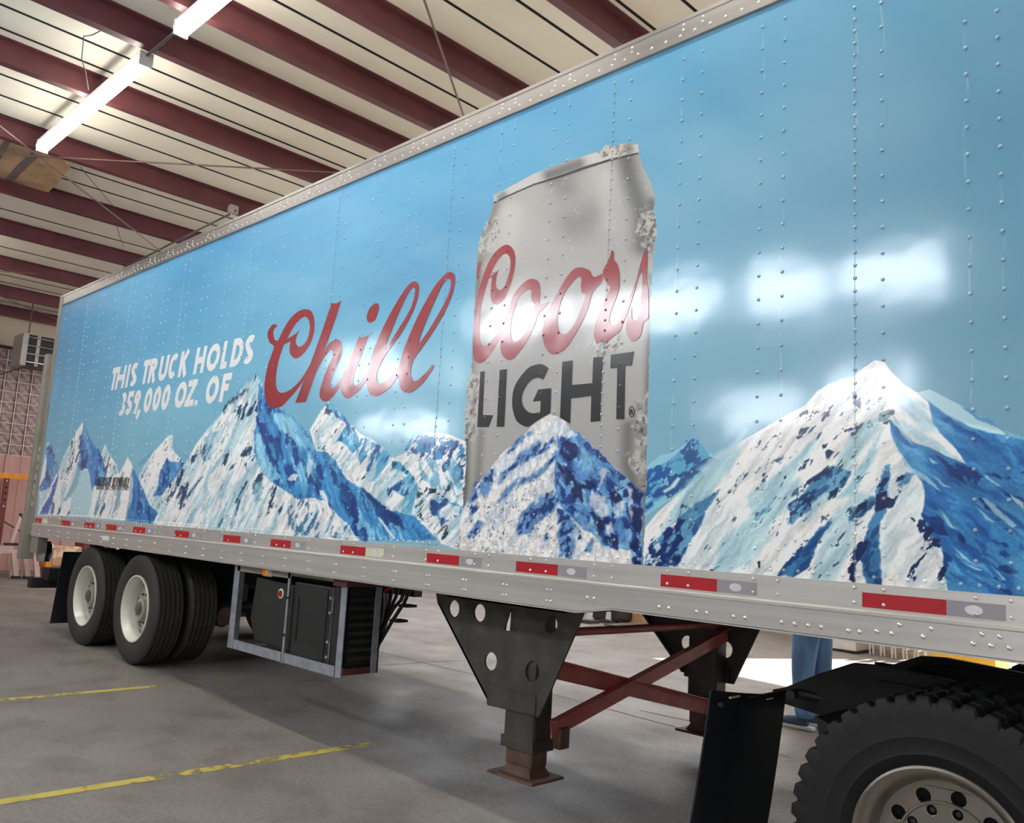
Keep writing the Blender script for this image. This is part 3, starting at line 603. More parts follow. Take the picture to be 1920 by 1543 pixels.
def worn(name, col, lo=.42, hi=.5, rough=.6):
    m = mat(name, col, rough, var=.08, scale=9); nt = m.node_tree; b = nt.nodes['Principled BSDF']
    tc = nt.nodes.new('ShaderNodeTexCoord'); n = nt.nodes.new('ShaderNodeTexNoise'); n.inputs['Scale'].default_value = 14; n.inputs['Detail'].default_value = 7
    n2 = nt.nodes.new('ShaderNodeTexNoise'); n2.inputs['Scale'].default_value = 1.6; n2.inputs['Detail'].default_value = 2
    nt.links.new(tc.outputs['Object'], n.inputs['Vector']); nt.links.new(tc.outputs['Object'], n2.inputs['Vector'])
    a = nt.nodes.new('ShaderNodeMath'); a.operation = 'MULTIPLY_ADD'; a.inputs[1].default_value = .55; nt.links.new(n.outputs[0], a.inputs[0])
    s = nt.nodes.new('ShaderNodeMath'); s.operation = 'MULTIPLY'; s.inputs[1].default_value = .45; nt.links.new(n2.outputs[0], s.inputs[0]); nt.links.new(s.outputs[0], a.inputs[2])
    r = nt.nodes.new('ShaderNodeValToRGB'); r.color_ramp.elements[0].position = lo; r.color_ramp.elements[1].position = hi; nt.links.new(a.outputs[0], r.inputs[0]); nt.links.new(r.outputs[0], b.inputs['Alpha'])
    return m
worn('line_yellow', (188, 170, 78), .40, .50); worn('line_faint', (178, 158, 80), .50, .60)
mat('joint', (70, 64, 60), .9); mat('ceiling_sheet', (232, 224, 206), .55, var=.03, scale=2); mat('ceiling_gap', (26, 22, 18), .9)
mat('purlin_red', (94, 48, 52), .45, var=.10, scale=5, col2=None); mat('purlin_dark', (70, 38, 38), .5, var=.1)
mat('wall_beige', (188, 172, 148), .8, var=.06, scale=1.2); mat('wall_pink', (196, 150, 142), .5, var=.08, scale=3, stretch=(1, 1, .3))
mat('wall_dim', (112, 106, 100), .85, var=.05, scale=1); mat('wall_plain', (176, 168, 158), .8, var=.05, scale=1); mat('grid_white', (212, 196, 188), .5)
mat('glass_block', (122, 100, 98), .25, var=.3, scale=9, bump=.5, bscale=14, col2=(186, 160, 156), mixlo=.38, mixhi=.66)
mat('window_day', (235, 238, 240), .4, emit=(236, 242, 250), es=DAY); mat('window_far', (235, 238, 240), .4, emit=(236, 240, 250), es=DAY * .3); mat('window_bay', (235, 238, 240), .4, emit=(240, 244, 250), es=1.9); mat('frame_grey', (120, 118, 116), .5)  # the far and bay glass are added fill light
mat('lamp_diffuser', (250, 250, 245), .4, emit=(255, 251, 243), es=LAMP); mat('lamp_body', (206, 204, 198), .4)
mat('conduit', (92, 88, 84), .4, metal=.6); mat('rod_steel', (104, 74, 66), .5, metal=.3); mat('box_grey', (160, 158, 156), .4, metal=.3); mat('wire', (48, 44, 42), .6)
mat('tan_board', (196, 158, 118), .85, var=.2, scale=2.5, col2=(150, 122, 96), mixlo=.42, mixhi=.66); mat('stain_board', (112, 96, 88), .9, var=.2)

XL, XR, YB, YF, ZC, ZP = -19.32, 6.5, -5.6, 9.9, 5.26, 5.06
# ------------------------------------------------------------------ floor
fl = MB(); xs = [XL, -8.4, XR]; b0 = 0
for x in xs:
    for y in (YB, YF + 4): fl.v.append((x, y, fz(x)))
for x in xs:
    for y in (YB, YF + 4): fl.v.append((x, y, fz(x) - .2))
for i in range(2):
    fl.face([2 * i, 2 * i + 2, 2 * i + 3, 2 * i + 1]); fl.face([6 + 2 * i, 6 + 2 * i + 1, 6 + 2 * i + 3, 6 + 2 * i + 2])
    fl.face([2 * i, 6 + 2 * i, 8 + 2 * i, 2 * i + 2]); fl.face([2 * i + 1, 2 * i + 3, 9 + 2 * i, 7 + 2 * i])
fl.face([0, 1, 7, 6]); fl.face([4, 10, 11, 5])
floor = tag(fl.build('floor', M['concrete']), 'grey concrete shop floor with worn yellow lines', 'floor', kind='structure')
def strip(name, m, x0, y0, x1, y1, w, h=.0015):
    a = Vector((x0, y0)); b = Vector((x1, y1)); n = (b - a).normalized(); s = Vector((-n.y, n.x)) * w / 2; k = 8; o = MB()
    for i in range(k + 1):
        q = a.lerp(b, i / k)
        for sgn in (-1, 1):
            e = q + s * sgn; o.v.append((e.x, e.y, fz(e.x) + h))
    for i in range(k): o.face([2 * i, 2 * i + 2, 2 * i + 3, 2 * i + 1])
    return o.build(name, m, floor)
def px_strip(name, m, p0, p1, w, h=.0015):
    a, b = atfloor(*p0), atfloor(*p1); return strip(name, m, a[0], a[1], b[0], b[1], w, h)
px_strip('floor_marking', M['line_yellow'], (-260, 1545), (700, 1394), .078)
px_strip('floor_marking', M['line_yellow'], (-200, 1330), (290, 1287), .07)
px_strip('floor_marking', M['line_faint'], (700, 1394), (1000, 1345), .09)
px_strip('floor_marking', M['line_faint'], (290, 1287), (470, 1274), .08)
px_strip('expansion_joint', M['joint'], (640, 1205), (1010, 1295), .012); px_strip('expansion_joint', M['joint'], (1010, 1295), (1480, 1420), .012)
px_strip('expansion_joint', M['joint'], (640, 1252), (900, 1236), .012); px_strip('expansion_joint', M['joint'], (1200, 1332), (1330, 1360), .012)
# ------------------------------------------------------------------ ceiling: sheets with open joints, purlins
ceil = MB().box(XL, XR, YB, YF, ZC + .03, ZC + .12)
ceiling = tag(ceil.build('ceiling', M['ceiling_gap']), 'cream metal ceiling sheets above dark red purlins', 'ceiling', kind='structure')
seams = [-19.3, -18.7, -18.15, -17.6, -17.05, -16.5, -15.95, -15.26, -14.68, -14.0, -13.21, -12.76, -12.1, -11.5, -10.9, -10.45, -10.0, -9.61, -9.15, -8.69, -8.2, -7.82, -7.44, -7.05, -6.70, -6.3, -6.0, -5.66, -5.3, -5.02, -4.64, -4.22, -3.65, -3.28]
x = -3.28
while x < XR - .4: x += .42; seams.append(min(x, XR))
for a, b in zip(seams[:-1], seams[1:]):
    p = MB(); n = 4; w = b - a; p.v = []
    for y in (YB, YF):
        for i in range(n + 1):
            t = i / n; p.v.append((a + .014 + (w - .028) * t, y, ZC + (.006 if i in (0, n) else 0)))
    for i in range(n): p.face([i, i + 1, n + 2 + i, n + 1 + i])
    k = len(p.v); p.v += [(vx, vy, ZC + .028) for vx, vy, vz in p.v]
    for i in range(n): p.face([k + i, k + n + 1 + i, k + n + 2 + i, k + i + 1])
    p.face([0, n + 1, k + n + 1, k]); p.face([n, k + n, k + 2 * n + 1, 2 * n + 1]); p.face(list(range(n, -1, -1)) + list(range(k, k + n + 1))); p.face(list(range(n + 1, 2 * n + 2)) + list(range(k + 2 * n + 1, k + n, -1)))
    p.build('ceiling_panel', M['ceiling_sheet'], ceiling); MB().box(b - .008, b + .008, YB, YF, ZC - .001, ZC + .02).build('panel_joint', M['ceiling_gap'], ceiling)
pur = [-4.156, -5.55, -6.54, -7.37, -8.73, -10.55, -12.4, -14.4, -16.6, -18.8, -20.7]
pur = [q * .9246 for q in pur] + [-2.2, -.6, 1., 2.6, 4.2, 5.8]
pp = MB().prism([(0, ZP), (.0, ZP + .012), (.075, ZP + .012), (.075, ZC + .004), (.145, ZC + .004), (.145, ZC - .008), (.087, ZC - .008), (.087, ZP)], lambda u, v, t: (u, t, v), YB, YF)
pmesh = pp.mesh('purlin', (0, 0, 0)); pmesh.materials.append(M['purlin_red'])
bolt = MB().lathe([(0, -.006), (.008, -.005), (.009, 0)], (0, 0, 0), 8, 'x').mesh('bolt'); bolt.materials.append(M['box_grey'])
for q in pur:
    o = inst('purlin', pmesh, (q, 0, 0), ceiling)
    for k, (dy, dz) in enumerate(((2.3, .16), (2.36, .16), (2.42, .16), (1.98, .1))):
        c = bpy.data.objects.new('bolt', bolt); COL.objects.link(c); c.parent = o; c.location = (.09, dy - .35, ZP + dz)
# ------------------------------------------------------------------ walls
def wall(name, m, label, *boxes):
    w = MB()
    for b in boxes: w.box(*b)
    return tag(w.build(name, m), label, 'wall', kind='structure')
wl = wall('wall_left', M['wall_beige'], 'far end wall, beige above and pink ribbed metal below', (XL - .2, XL, YB, YF, -.2, 2.3), (XL - .2, XL, YB, YF, 4.43, ZC + .1), (XL - .2, XL, YB, -.6, 2.3, 4.43), (XL - .2, XL, 7.4, YF, 2.3, 4.43))
MB().box(XL, XL + .03, YB, YF, 4.43, 4.50).build('girt', M['purlin_dark'], wl)
nb = 0
for k in range(24):
    y0 = -5.6 + k * .62
    r = MB(); prof = [(y0, 0), (y0 + .02, .028), (y0 + .10, .028), (y0 + .12, .004), (y0 + .30, .004), (y0 + .31, .012), (y0 + .34, .012), (y0 + .35, .004), (y0 + .615, .004), (y0 + .615, 0)]
    r.prism(prof, lambda u, v, t: (XL + v, u, t), 0, 2.30); r.build('siding_panel', M['wall_pink'], wl)
# gridded light window in the end wall
win = MB()
for y in [-.6 + .25 * i for i in range(33)]: win.box(XL - .02, XL + .015, y - .010, y + .010, 2.3, 4.43)
for z in [2.3 + .213 * i for i in range(11)]: win.box(XL - .02, XL + .012, -.6, 7.4, z - .009, z + .009)
w1 = tag(win.build('window_1', M['grid_white']), 'gridded translucent block window in the far end wall', 'window', kind='structure')
pane = MB(); pane.prism([(.115, .02), (.09, .0), (-.09, .0), (-.115, .02), (-.115, .10), (.115, .10)], lambda u, v, t: (-v, u, t), -.098, .098)
pmsh = pane.mesh('glass_pane'); pmsh.materials.append(M['glass_block'])
for i in range(4, 26):
    for j in range(10):
        o = inst('glass_pane', pmsh, (XL - .005, -.6 + .25 * i + .125, 2.3 + .213 * j + .1065), w1); o.rotation_euler[0] = math.pi * ((i * 7 + j * 3) % 2)
MB().box(XL - .16, XL - .12, -.6, 7.4, 2.3, 4.43).build('backing', M['wall_plain'], w1)
# far long wall with an open doorway; wall behind the camera with daylit glass
DX0, DX1, DZ = -4.2, .6, 3.9
wall('wall_far', M['wall_plain'], 'pale long wall behind the trailer with an open doorway', (XL, DX0, YF, YF + .2, -.2, ZC + .1), (DX1, XR, YF, YF + .2, -.4, ZC + .1), (DX0, DX1, YF, YF + .2, DZ, ZC + .1))
for k in range(5):  # unseen glowing panes added to brighten the floor beyond the trailer
    x0 = -17.5 + 2.7 * k; g = MB().box(x0, x0 + 2.3, YF - .03, YF - .005, 2.7, 4.4); o = tag(g.build('window_%d' % (k + 20), M['window_far']), 'daylit window high in the far long wall', 'window', kind='structure')
    f = MB()
    for a in ((x0, x0 + 2.3, 2.66, 2.7), (x0, x0 + 2.3, 4.4, 4.44), (x0 - .04, x0, 2.66, 4.44), (x0 + 2.3, x0 + 2.34, 2.66, 4.44)): f.box(a[0], a[1], YF - .05, YF, a[2], a[3])
    f.build('window_frame', M['frame_grey'], o)
panes = [(-9.7, -7.65, 4.15, 4.75), (-7.45, -5.35, 4.0, 4.62), (-5.0, -3.95, 3.95, 4.55), (-3.85, -2.7, 3.95, 4.5), (-13.3, -12.5, 3.75, 4.5), (-12.3, -11.5, 3.7, 4.4), (-10.25, -9.95, 3.55, 4.05),
         (-3.95, -3.1, 2.75, 3.3), (-5.35, -4.2, 2.7, 3.05), (-12.4, -11.4, 2.9, 3.2), (-11.2, -10.2, 2.75, 3.15)]
wb = MB(); xs = sorted({XL, XR} | {p for q in panes for p in q[:2]})
for a, b in zip(xs[:-1], xs[1:]):
    cuts = sorted((q[2], q[3]) for q in panes if q[0] < (a + b) / 2 < q[1]); z = -.4
    for c0, c1 in cuts: wb.box(a, b, YB - .2, YB, z, c0); z = c1
    wb.box(a, b, YB - .2, YB, z, ZC + .1)
tag(wb.build('wall_back', M['wall_dim']), 'wall behind the camera with daylit windows', 'wall', kind='structure')
for k, q in enumerate(panes):
    g = MB().box(q[0], q[1], YB - .12, YB - .08, q[2], q[3]); o = tag(g.build('window_%d' % (k + 2), M['window_day']), 'daylit window in the wall behind the camera', 'window', kind='structure')
    f = MB()
    for a in ((q[0], q[1], q[2], q[2] + .03), (q[0], q[1], q[3] - .03, q[3]), (q[0], q[0] + .03, q[2], q[3]), (q[1] - .03, q[1], q[2], q[3])): f.box(a[0], a[1], YB - .08, YB - .02, a[2], a[3])
    f.build('window_frame', M['frame_grey'], o)
wb_g = MB().box(-1.5, 5.2, YB + .005, YB + .03, .2, 2.7); o = tag(wb_g.build('window_40', M['window_bay']), 'wide translucent bay door panel behind the camera', 'window', kind='structure')  # added emitter that brightens the trailer side from the right, out of view
for k in range(6):
    xx = -1.5 + k * 1.34; MB().box(xx - .03, xx + .03, YB + .03, YB + .05, .2, 2.7).build('window_bar', M['frame_grey'], o)
wall('wall_right', M['wall_plain'], 'end wall beyond the tractor, out of view', (XR, XR + .2, YB, YF, -.4, ZC + .1))
# ------------------------------------------------------------------ ceiling lights
def light(x0, x1, y, label, first=False):
    t = thing('ceiling_light', label, 'ceiling light', ((x0 + x1) / 2, y, 4.93), 'fluorescent strip lights')
    b = MB().box(x0, x1, y - .05, y + .05, 5.0, 5.058); b.box(x0 - .02, x0, y - .055, y + .055, 4.94, 5.058); b.box(x1, x1 + .02, y - .055, y + .055, 4.94, 5.058); b.build('housing', M['lamp_body'], t)
    d = MB(); n = 10
    d.prism([(y + .062 * math.cos(math.pi * (1 + k / n)), 4.995 + .055 * math.sin(math.pi * (1 + k / n))) for k in range(n + 1)], lambda u, v, q: (q, u, v), x0, x1, True); d.build('diffuser', M['lamp_diffuser'], t)
    return t
YL = -.767
light(-9.42, -6.84, YL, 'lit fluorescent strip light nearest the rear of the trailer, all of it in view')
light(-6.17, -3.59, YL, 'lit fluorescent strip light cut off by the top edge of the photo')
for k, (a, y, lab) in enumerate(((-2.9, YL, 'strip light in line with the two visible ones, over the trailer nose'), (.4, YL, 'strip light in line with the two visible ones, over the tractor'), (-16.4, YL, 'strip light in line with the two visible ones, near the end wall'),
        (-16.4, 4.6, 'strip light beyond the trailer, nearest the gridded window'), (-13.1, 4.6, 'strip light beyond the trailer, second from the gridded window'), (-9.8, 4.6, 'strip light beyond the trailer, level with its wheels'), (-6.5, 4.6, 'strip light beyond the trailer, level with the battery rack'),
        (-3.2, 4.6, 'strip light beyond the trailer, above the person'), (.1, 4.6, 'strip light beyond the tractor'), (-13.1, 7.8, 'strip light along the far wall, towards the gridded window'), (-9.8, 7.8, 'strip light along the far wall, midway'), (-6.5, 7.8, 'strip light along the far wall, towards the doorway'))):
    light(a, a + 2.58, y, lab)  # strip lights out of view, added to light the shop
def rod(name, pts, r, m, label, cat, group=None, n=8): return single(name, MB().tube(pts, r, n), m, label, cat, group)
rod('conduit_pipe', [(-6.84, YL, 5.03), (-6.5, YL, 5.02), (-6.17, YL, 5.03)], .012, M['conduit'], 'thin grey conduit joining the two strip lights', 'conduit')
rod('conduit_pipe', [atz(5.035, 430, 402), atz(5.035, 330, 452), atz(5.035, 233, 502)], .014, M['conduit'], 'thin grey conduit running from the ceiling junction box to the trailer top', 'conduit')
jb = atx(-9.63, 437, 393); t = thing('junction_box', 'small grey junction box under a purlin above the trailer', 'junction box', (jb[0], jb[1], jb[2] - .05))
MB().box(jb[0] - .037, jb[0] + .035, jb[1] - .055, jb[1] + .055, jb[2] - .05, jb[2] + .05).build('box', M['box_grey'], t, bevel=.004)
MB().lathe([(0, .0), (.014, 0), (.016, -.006), (.0, -.012)], (jb[0] + .036, jb[1] + .015, jb[2] - .02), 10, 'x').build('knockout', M['wire'], t)
RS = M['rod_steel']
rod('bracing_rod', [atz(4.995, -60, 190), atz(4.995, 302, 471)], .009, RS, 'long steel bracing rod crossing four purlins to the trailer top', 'bracing rod')
rod('bracing_rod', [atz(5.03, -60, 286), atz(5.03, 640, 324)], .009, RS, 'steel bracing rod passing just below the lit strip light end', 'bracing rod')
rod('bracing_rod', [atz(5.02, 780, -45), atz(5.02, 872, 225)], .010, RS, 'steel bracing rod at the top above the printed can', 'bracing rod')
rod('bracing_rod', [atz(5.03, -20, 507), atz(5.03, 66, 513)], .009, RS, 'short length of bracing rod at the left edge under a purlin', 'bracing rod')
rod('bracing_rod', [atz(5.02, -30, 543), atz(5.02, 125, 606)], .009, RS, 'bracing rod slanting down to the trailer rear corner', 'bracing rod')
rod('hanging_wire', [atz(5.05, 188, 58), atz(5.0, 172, 66), atz(5.04, 157, 68), atz(5.0, 155, 90), atz(5.02, 153, 110), atz(4.97, 160, 134), atz(5.04, 166, 168)], .004, M['wire'], 'thin dark wire looped between purlins left of the strip light', 'wire', n=6)
rod('hanging_wire', [atz(5.05, 150, 313), atz(5.03, 190, 360), atz(5.04, 215, 390)], .004, M['wire'], 'thin wire hanging under the ceiling behind the bracing rod', 'wire', n=6)
rod('hanging_wire', [atz(5.05, 219, 424), atz(5.0, 225, 445), atz(5.04, 231, 462)], .004, M['wire'], 'short dark wire dangling below a purlin near the rear', 'wire', n=6)
# sagging stained board under the ceiling
bd = MB(); outl = [(-80, 226), (0, 246), (40, 262), (74, 282), (120, 297), (132, 314), (110, 338), (86, 364), (52, 372), (0, 360), (-80, 340)]
bd.prism([tuple(atz(5.215, *q)[:2]) for q in outl], lambda u, v, q: (u, v, q), 5.200, 5.217); t = single('stained_board', bd, M['tan_board'], 'torn tan ceiling board with dark stains at the upper left', 'ceiling board')
MB().tube([tuple(atz(5.205, 60, 300)[:2]) + (5.205,), tuple(atz(5.205, 60, 300)[:2]) + (5.30,)], .01, 6).build('fixing', M['wire'], t)
for P in ([(60, 284), (74, 292), (40, 324), (16, 350), (4, 342), (30, 312)], [(-60, 300), (-10, 290), (8, 262), (20, 266), (0, 300), (-60, 330)]):
    MB().prism([tuple(atz(5.200, *q)[:2]) for q in P], lambda u, v, q: (u, v, q), 5.1975, 5.2005).build('stain', M['stain_board'], t)
# ------------------------------------------------------------------ trailer materials
def wrap_material(name, col=None, rough=.42, coat=1.0):
    m = bpy.data.materials.new(name); m.use_nodes = True; nt = m.node_tree; b = nt.nodes['Principled BSDF']
    b.inputs['Roughness'].default_value = rough; b.inputs['Coat Weight'].default_value = coat; b.inputs['Coat Roughness'].default_value = .13; b.inputs['Coat IOR'].default_value = 1.55
    b.inputs['Specular IOR Level'].default_value = .3
    if col is None:
        a = nt.nodes.new('ShaderNodeAttribute'); a.attribute_name = 'print'; nt.links.new(a.outputs['Color'], b.inputs['Base Color'])
    else: b.inputs['Base Color'].default_value = srgb(col)
    tc = nt.nodes.new('ShaderNodeNewGeometry'); n = nt.nodes.new('ShaderNodeTexNoise'); n.inputs['Scale'].default_value = 1.9; n.inputs['Detail'].default_value = 2.5
    nt.links.new(tc.outputs['Position'], n.inputs['Vector'])
    bp = nt.nodes.new('ShaderNodeBump'); bp.inputs['Strength'].default_value = .55; bp.inputs['Distance'].default_value = .012
    nt.links.new(n.outputs[0], bp.inputs['Height']); nt.links.new(bp.outputs[0], b.inputs['Coat Normal'])
    MATS[name] = m; return m
wrap_material('wrap'); wrap_material('print_red', (146, 6, 22)); wrap_material('print_white', (240, 238, 234)); wrap_material('print_black', (8, 8, 10)); wrap_material('print_grey', (120, 126, 126))
mat('aluminium', (222, 218, 211), .33, metal=.62, var=.06, scale=5, stretch=(.15, 1, 6), bump=.02, bscale=30); mat('rail_top', (178, 173, 168), .30, metal=.9, var=.06, scale=5, stretch=(.15, 1, 6)); mat('aluminium_dull', (168, 162, 152), .5, metal=.6, var=.06); mat('rivet_metal', (226, 222, 216), .28, metal=.7)
mat('tape_red', (176, 30, 40), .35, coat=.4, var=.03); mat('tape_silver', (150, 146, 152), .4, var=.03); mat('tape_mark', (214, 212, 212), .4); mat('tape_glow', (206, 210, 178), .4)
mat('chassis_black', (34, 33, 33), .55, var=.2); mat('gear_black', (66, 62, 56), .6, var=.25, scale=7, bump=.1, bscale=50); mat('gear_rust', (96, 70, 58), .75, var=.25, scale=9, bump=.15)
mat('brace_red', (186, 92, 86), .5, var=.15, scale=6); mat('tyre_wall', (50, 47, 44), .75, var=.10, scale=14, bump=.05, bscale=90); mat('rubber_dark', (34, 35, 38), .6, var=.1)
mat('rim_white', (222, 220, 206), .3, coat=.4, var=.03); mat('rim_disc', (150, 145, 130), .4, var=.12); mat('rim_dark', (90, 88, 80), .5, var=.2); mat('galvanised', (170, 176, 184), .38, metal=.6, var=.12, scale=18); mat('plastic_black', (38, 38, 37), .5, var=.1); mat('plastic_edge', (58, 56, 64), .4)
mat('amber_lens', (236, 130, 14), .2, coat=.6); mat('red_lens', (150, 34, 24), .2, coat=.6); mat('white_ring', (220, 210, 186), .4); mat('cable_black', (26, 26, 27), .5); mat('cable_red', (196, 36, 36), .45)
mat('flap_black', (32, 34, 38), .38, var=.08); mat('door_white', (206, 204, 200), .5); mat('post_grey', (148, 142, 130), .5, metal=.25, var=.06); mat('chrome', (200, 202, 206), .15, metal=1.)

ZT, ZPT, ZPB, ZRB, XREAR, XFRONT, WID = 3.80, 3.675, 1.222, .990, -10.70, 2.40, 2.60
TR = thing('semi_trailer', 'long semi trailer wrapped with blue sky, snowy mountains and a printed can', 'trailer', (-4.2, 1.3, 0))

# ------------------------------------------------------------------ lettering outlines (traced on the side, kept as plane coordinates)
def smooth_loop(pts, ox, oy, sc, sub=6):
    """closed outline; points with a third value are sharp corners"""
    P = [((p[0] / sc + ox, p[1] / sc + oy), len(p) > 2) for p in pts]; n = len(P); out = []
    for i in range(n):
        p0, p1, p2, p3 = P[i - 1], P[i], P[(i + 1) % n], P[(i + 2) % n]
        a = p1[0] if p1[1] else p0[0]; d = p2[0] if p2[1] else p3[0]; b, c = p1[0], p2[0]
        for k in range(sub):
            t = k / sub; q = []
            for e in (0, 1):
                m1 = (c[e] - a[e]) * (.5 if not p1[1] else .6); m2 = (d[e] - b[e]) * (.5 if not p2[1] else .6)
                q.append((2 * t ** 3 - 3 * t * t + 1) * b[e] + (t ** 3 - 2 * t * t + t) * m1 + (-2 * t ** 3 + 3 * t * t) * c[e] + (t ** 3 - t * t) * m2)
            out.append(tuple(q))
    return out
c = 1
V1 = (480, 500, 5.51); V2 = (660, 500, 5.51); V3 = (880, 440, 5.935); V4 = (1050, 440, 5.935); V5 = (870, 630, 5.333)
CHILL = [
 (V1, [(215,605,c),(190,592),(155,615),(128,660),(120,715),(140,780),(190,822,c),(165,900),(130,1000),(105,1100),(90,1200),(88,1290),(105,1380),(140,1440),(200,1462),(270,1440),(340,1370),(410,1290),(490,1180),(560,1040),(600,960,c),(560,1010),(500,1110),(430,1205),(340,1280),(270,1303),(230,1285),(210,1230),(207,1150),(225,1020),(250,920),(290,805,c),(360,770,c),(348,840),(355,900),(395,945),(440,940),(500,890),(560,800),(600,680),(605,560),(580,470),(525,440),(450,455),(370,520),(300,620),(228,765,c),(200,755),(182,710),(185,655),(220,612,c)],
  [[(325,742,c),(380,640),(440,560),(505,518),(550,560),(555,660),(520,770),(450,828),(415,790),(420,730),(452,648,c),(400,700)]]),
 (V1, [(885,350,c),(830,378),(783,375,c),(740,500),(690,650),(640,790),(560,1010),(490,1190),(405,1410,c),(515,1398,c),(560,1270),(620,1100),(680,980),(740,890),(775,858),(795,880),(785,950),(745,1030),(700,1150),(662,1280),(662,1350),(705,1392),(760,1380),(820,1310),(878,1225,c),(920,1100,c),(860,1190),(800,1250),(775,1235),(780,1170),(820,1060),(870,940),(888,850),(875,775),(830,752),(760,795),(705,880,c),(760,720),(830,520)], []),
 (V2, [(178,705,c),(120,728),(75,722,c),(35,820),(-30,990),(-87,1110),(-113,1225),(-100,1310),(-50,1362),(10,1335),(80,1270),(150,1180,c),(170,1090,c),(110,1170),(55,1225),(30,1230),(13,1195),(20,1120),(60,1010),(110,880)], []),
 (V2, [(255,378),(282,410),(272,470),(240,545),(190,580),(158,555),(158,495),(195,415)], []),
 (V2, [(655,152),(590,185),(500,310),(400,480),(300,680),(230,850),(185,1000),(160,1120),(155,1220),(180,1300),(235,1338),(310,1315),(390,1250),(440,1190),(495,1110,c),(515,980,c),(450,1075),(390,1140),(320,1200),(278,1205),(258,1160),(265,1080),(300,1000),(350,910),(430,800),(510,690),(600,530),(665,380),(692,260),(690,190)],
  [[(640,215),(655,235),(650,290),(620,400),(560,520),(460,680),(345,865,c),(370,770),(420,640),(490,470),(560,320),(610,235)]]),
 (V2, [(1015,55),(950,95),(860,200),(770,350),(680,520),(600,700),(540,850),(500,990),(487,1120),(492,1220),(525,1285),(585,1302),(660,1270),(740,1195),(810,1100),(855,1022,c),(828,1012,c),(790,1070),(730,1130),(680,1175),(640,1180),(612,1130),(612,1050),(640,960),(710,860),(790,750),(880,610),(960,470),(1030,310),(1062,180),(1060,90)],
  [[(1000,125),(1025,150),(1020,220),(990,310),(940,410),(860,550),(780,680),(688,808,c),(710,720),(750,610),(800,490),(860,350),(920,220),(960,150)]])]
COORS = [
 (V3, [(420,112),(350,140),(270,220),(200,340),(148,480,c),(80,720),(60,900),(45,1100),(45,1330),(90,1425),(160,1415),(220,1350),(290,1250),(335,1160,c),(400,1010),(430,860,c),(360,1030),(290,1130),(225,1205),(170,1237),(130,1200),(113,1090),(120,900),(140,760),(215,490,c),(255,470,c),(245,560),(238,650),(250,740),(290,775),(335,765),(400,690),(465,540),(505,380),(513,240),(480,150)],
  [[(225,480,c),(270,370),(330,270),(395,212),(445,240),(460,320),(445,430),(400,560),(345,617),(305,590),(297,520),(315,430),(332,388,c),(270,440)]]),
 (V3, [(125,300),(100,320),(85,400),(88,480),(108,490),(108,420),(135,320)], []),
 (V3, [(430,840),(380,960),(345,1120),(345,1230),(365,1330),(430,1395),(500,1375),(580,1280),(660,1150),(730,1000),(770,880),(850,800),(900,740,c),(790,770),(792,640),(785,550),(740,500),(660,500),(560,580),(480,700)],
  [[(500,840),(465,990),(462,1110),(480,1170),(515,1193),(570,1165),(640,1060),(700,920),(735,790),(700,740),(690,680),(690,620),(640,620),(560,690)]]),
 (V4, [(230,365),(150,390),(60,500),(-20,640),(-100,780),(-160,920),(-190,1080),(-175,1220),(-130,1300),(-80,1330),(-20,1320),(60,1270),(140,1160),(220,1020),(290,880),(330,760),(360,650),(410,590),(470,520),(480,430,c),(380,470),(330,400)],
  [[(200,470),(100,580),(30,700),(-10,830),(-30,960),(-10,1070),(40,1108),(100,1080),(170,980),(230,850),(270,720),(285,660),(245,640),(235,560),(240,490)]]),
 (V4, [(575,170,c),(605,195,c),(602,280),(640,330),(665,430),(660,590),(625,710),(585,810),(558,900),(553,970),(590,1008),(640,985),(700,880),(760,740),(820,590),(860,470),(890,350),(930,230),(965,140,c),(930,330),(880,470),(835,620),(780,790),(720,950),(670,1070),(640,1100,c),(560,1160),(520,1212,c),(485,1168),(410,1220,c),(380,1120),(395,1000),(440,870),(500,740),(560,600),(540,560),(490,480),(480,400,c),(550,270)], []),
 (V4, [(968,135,c),(925,230),(890,400,c),(915,420),(920,560),(905,700),(900,820),(870,920),(840,950),(805,930),(800,800,c),(760,880),(738,990),(745,1100),(790,1175),(830,1187),(890,1140),(920,1040),(935,970),(985,930),(990,800),(985,600),(965,500),(975,300)], [])]
LIGHT = [
 (V5, [(165,358,c),(210,352,c),(190,790,c),(295,792,c),(250,912,c),(133,912,c)], []),
 (V5, [(358,340,c),(432,330,c),(405,908,c),(328,908,c)], []),
 (V5, [(848,322,c),(800,290),(745,282),(660,310),(580,390),(510,500),(485,620),(490,740),(530,850),(600,900),(650,908,c),(760,830),(865,770,c),(875,522,c),(745,535,c),(690,655,c),(768,650,c),(765,755,c),(700,772),(640,755),(590,690),(582,600),(620,510),(680,440),(745,418),(795,438,c)], []),
 (V5, [(985,258,c),(1090,243,c),(1080,490,c),(1285,472,c),(1295,215,c),(1390,205,c),(1363,850,c),(1268,860,c),(1275,600,c),(1072,625,c),(1063,878,c),(962,815,c)], []),
 (V5, [(1472,188,c),(1705,155,c),(1680,295,c),(1615,300,c),(1605,830,c),(1525,832,c),(1535,318,c),(1465,325,c)], []),
 (V5, [(1680,700),(1700,715),(1710,757),(1700,800),(1680,815),(1660,800),(1650,757),(1660,715)], [[(1680,710),(1694,722),(1702,757),(1694,793),(1680,804),(1666,793),(1658,757),(1666,722)]]),
 (V5, [(1668,735,c),(1685,732,c),(1692,745,c),(1688,760,c),(1694,785,c),(1686,785,c),(1681,763,c),(1675,763,c),(1674,786,c),(1667,786,c)], [])]
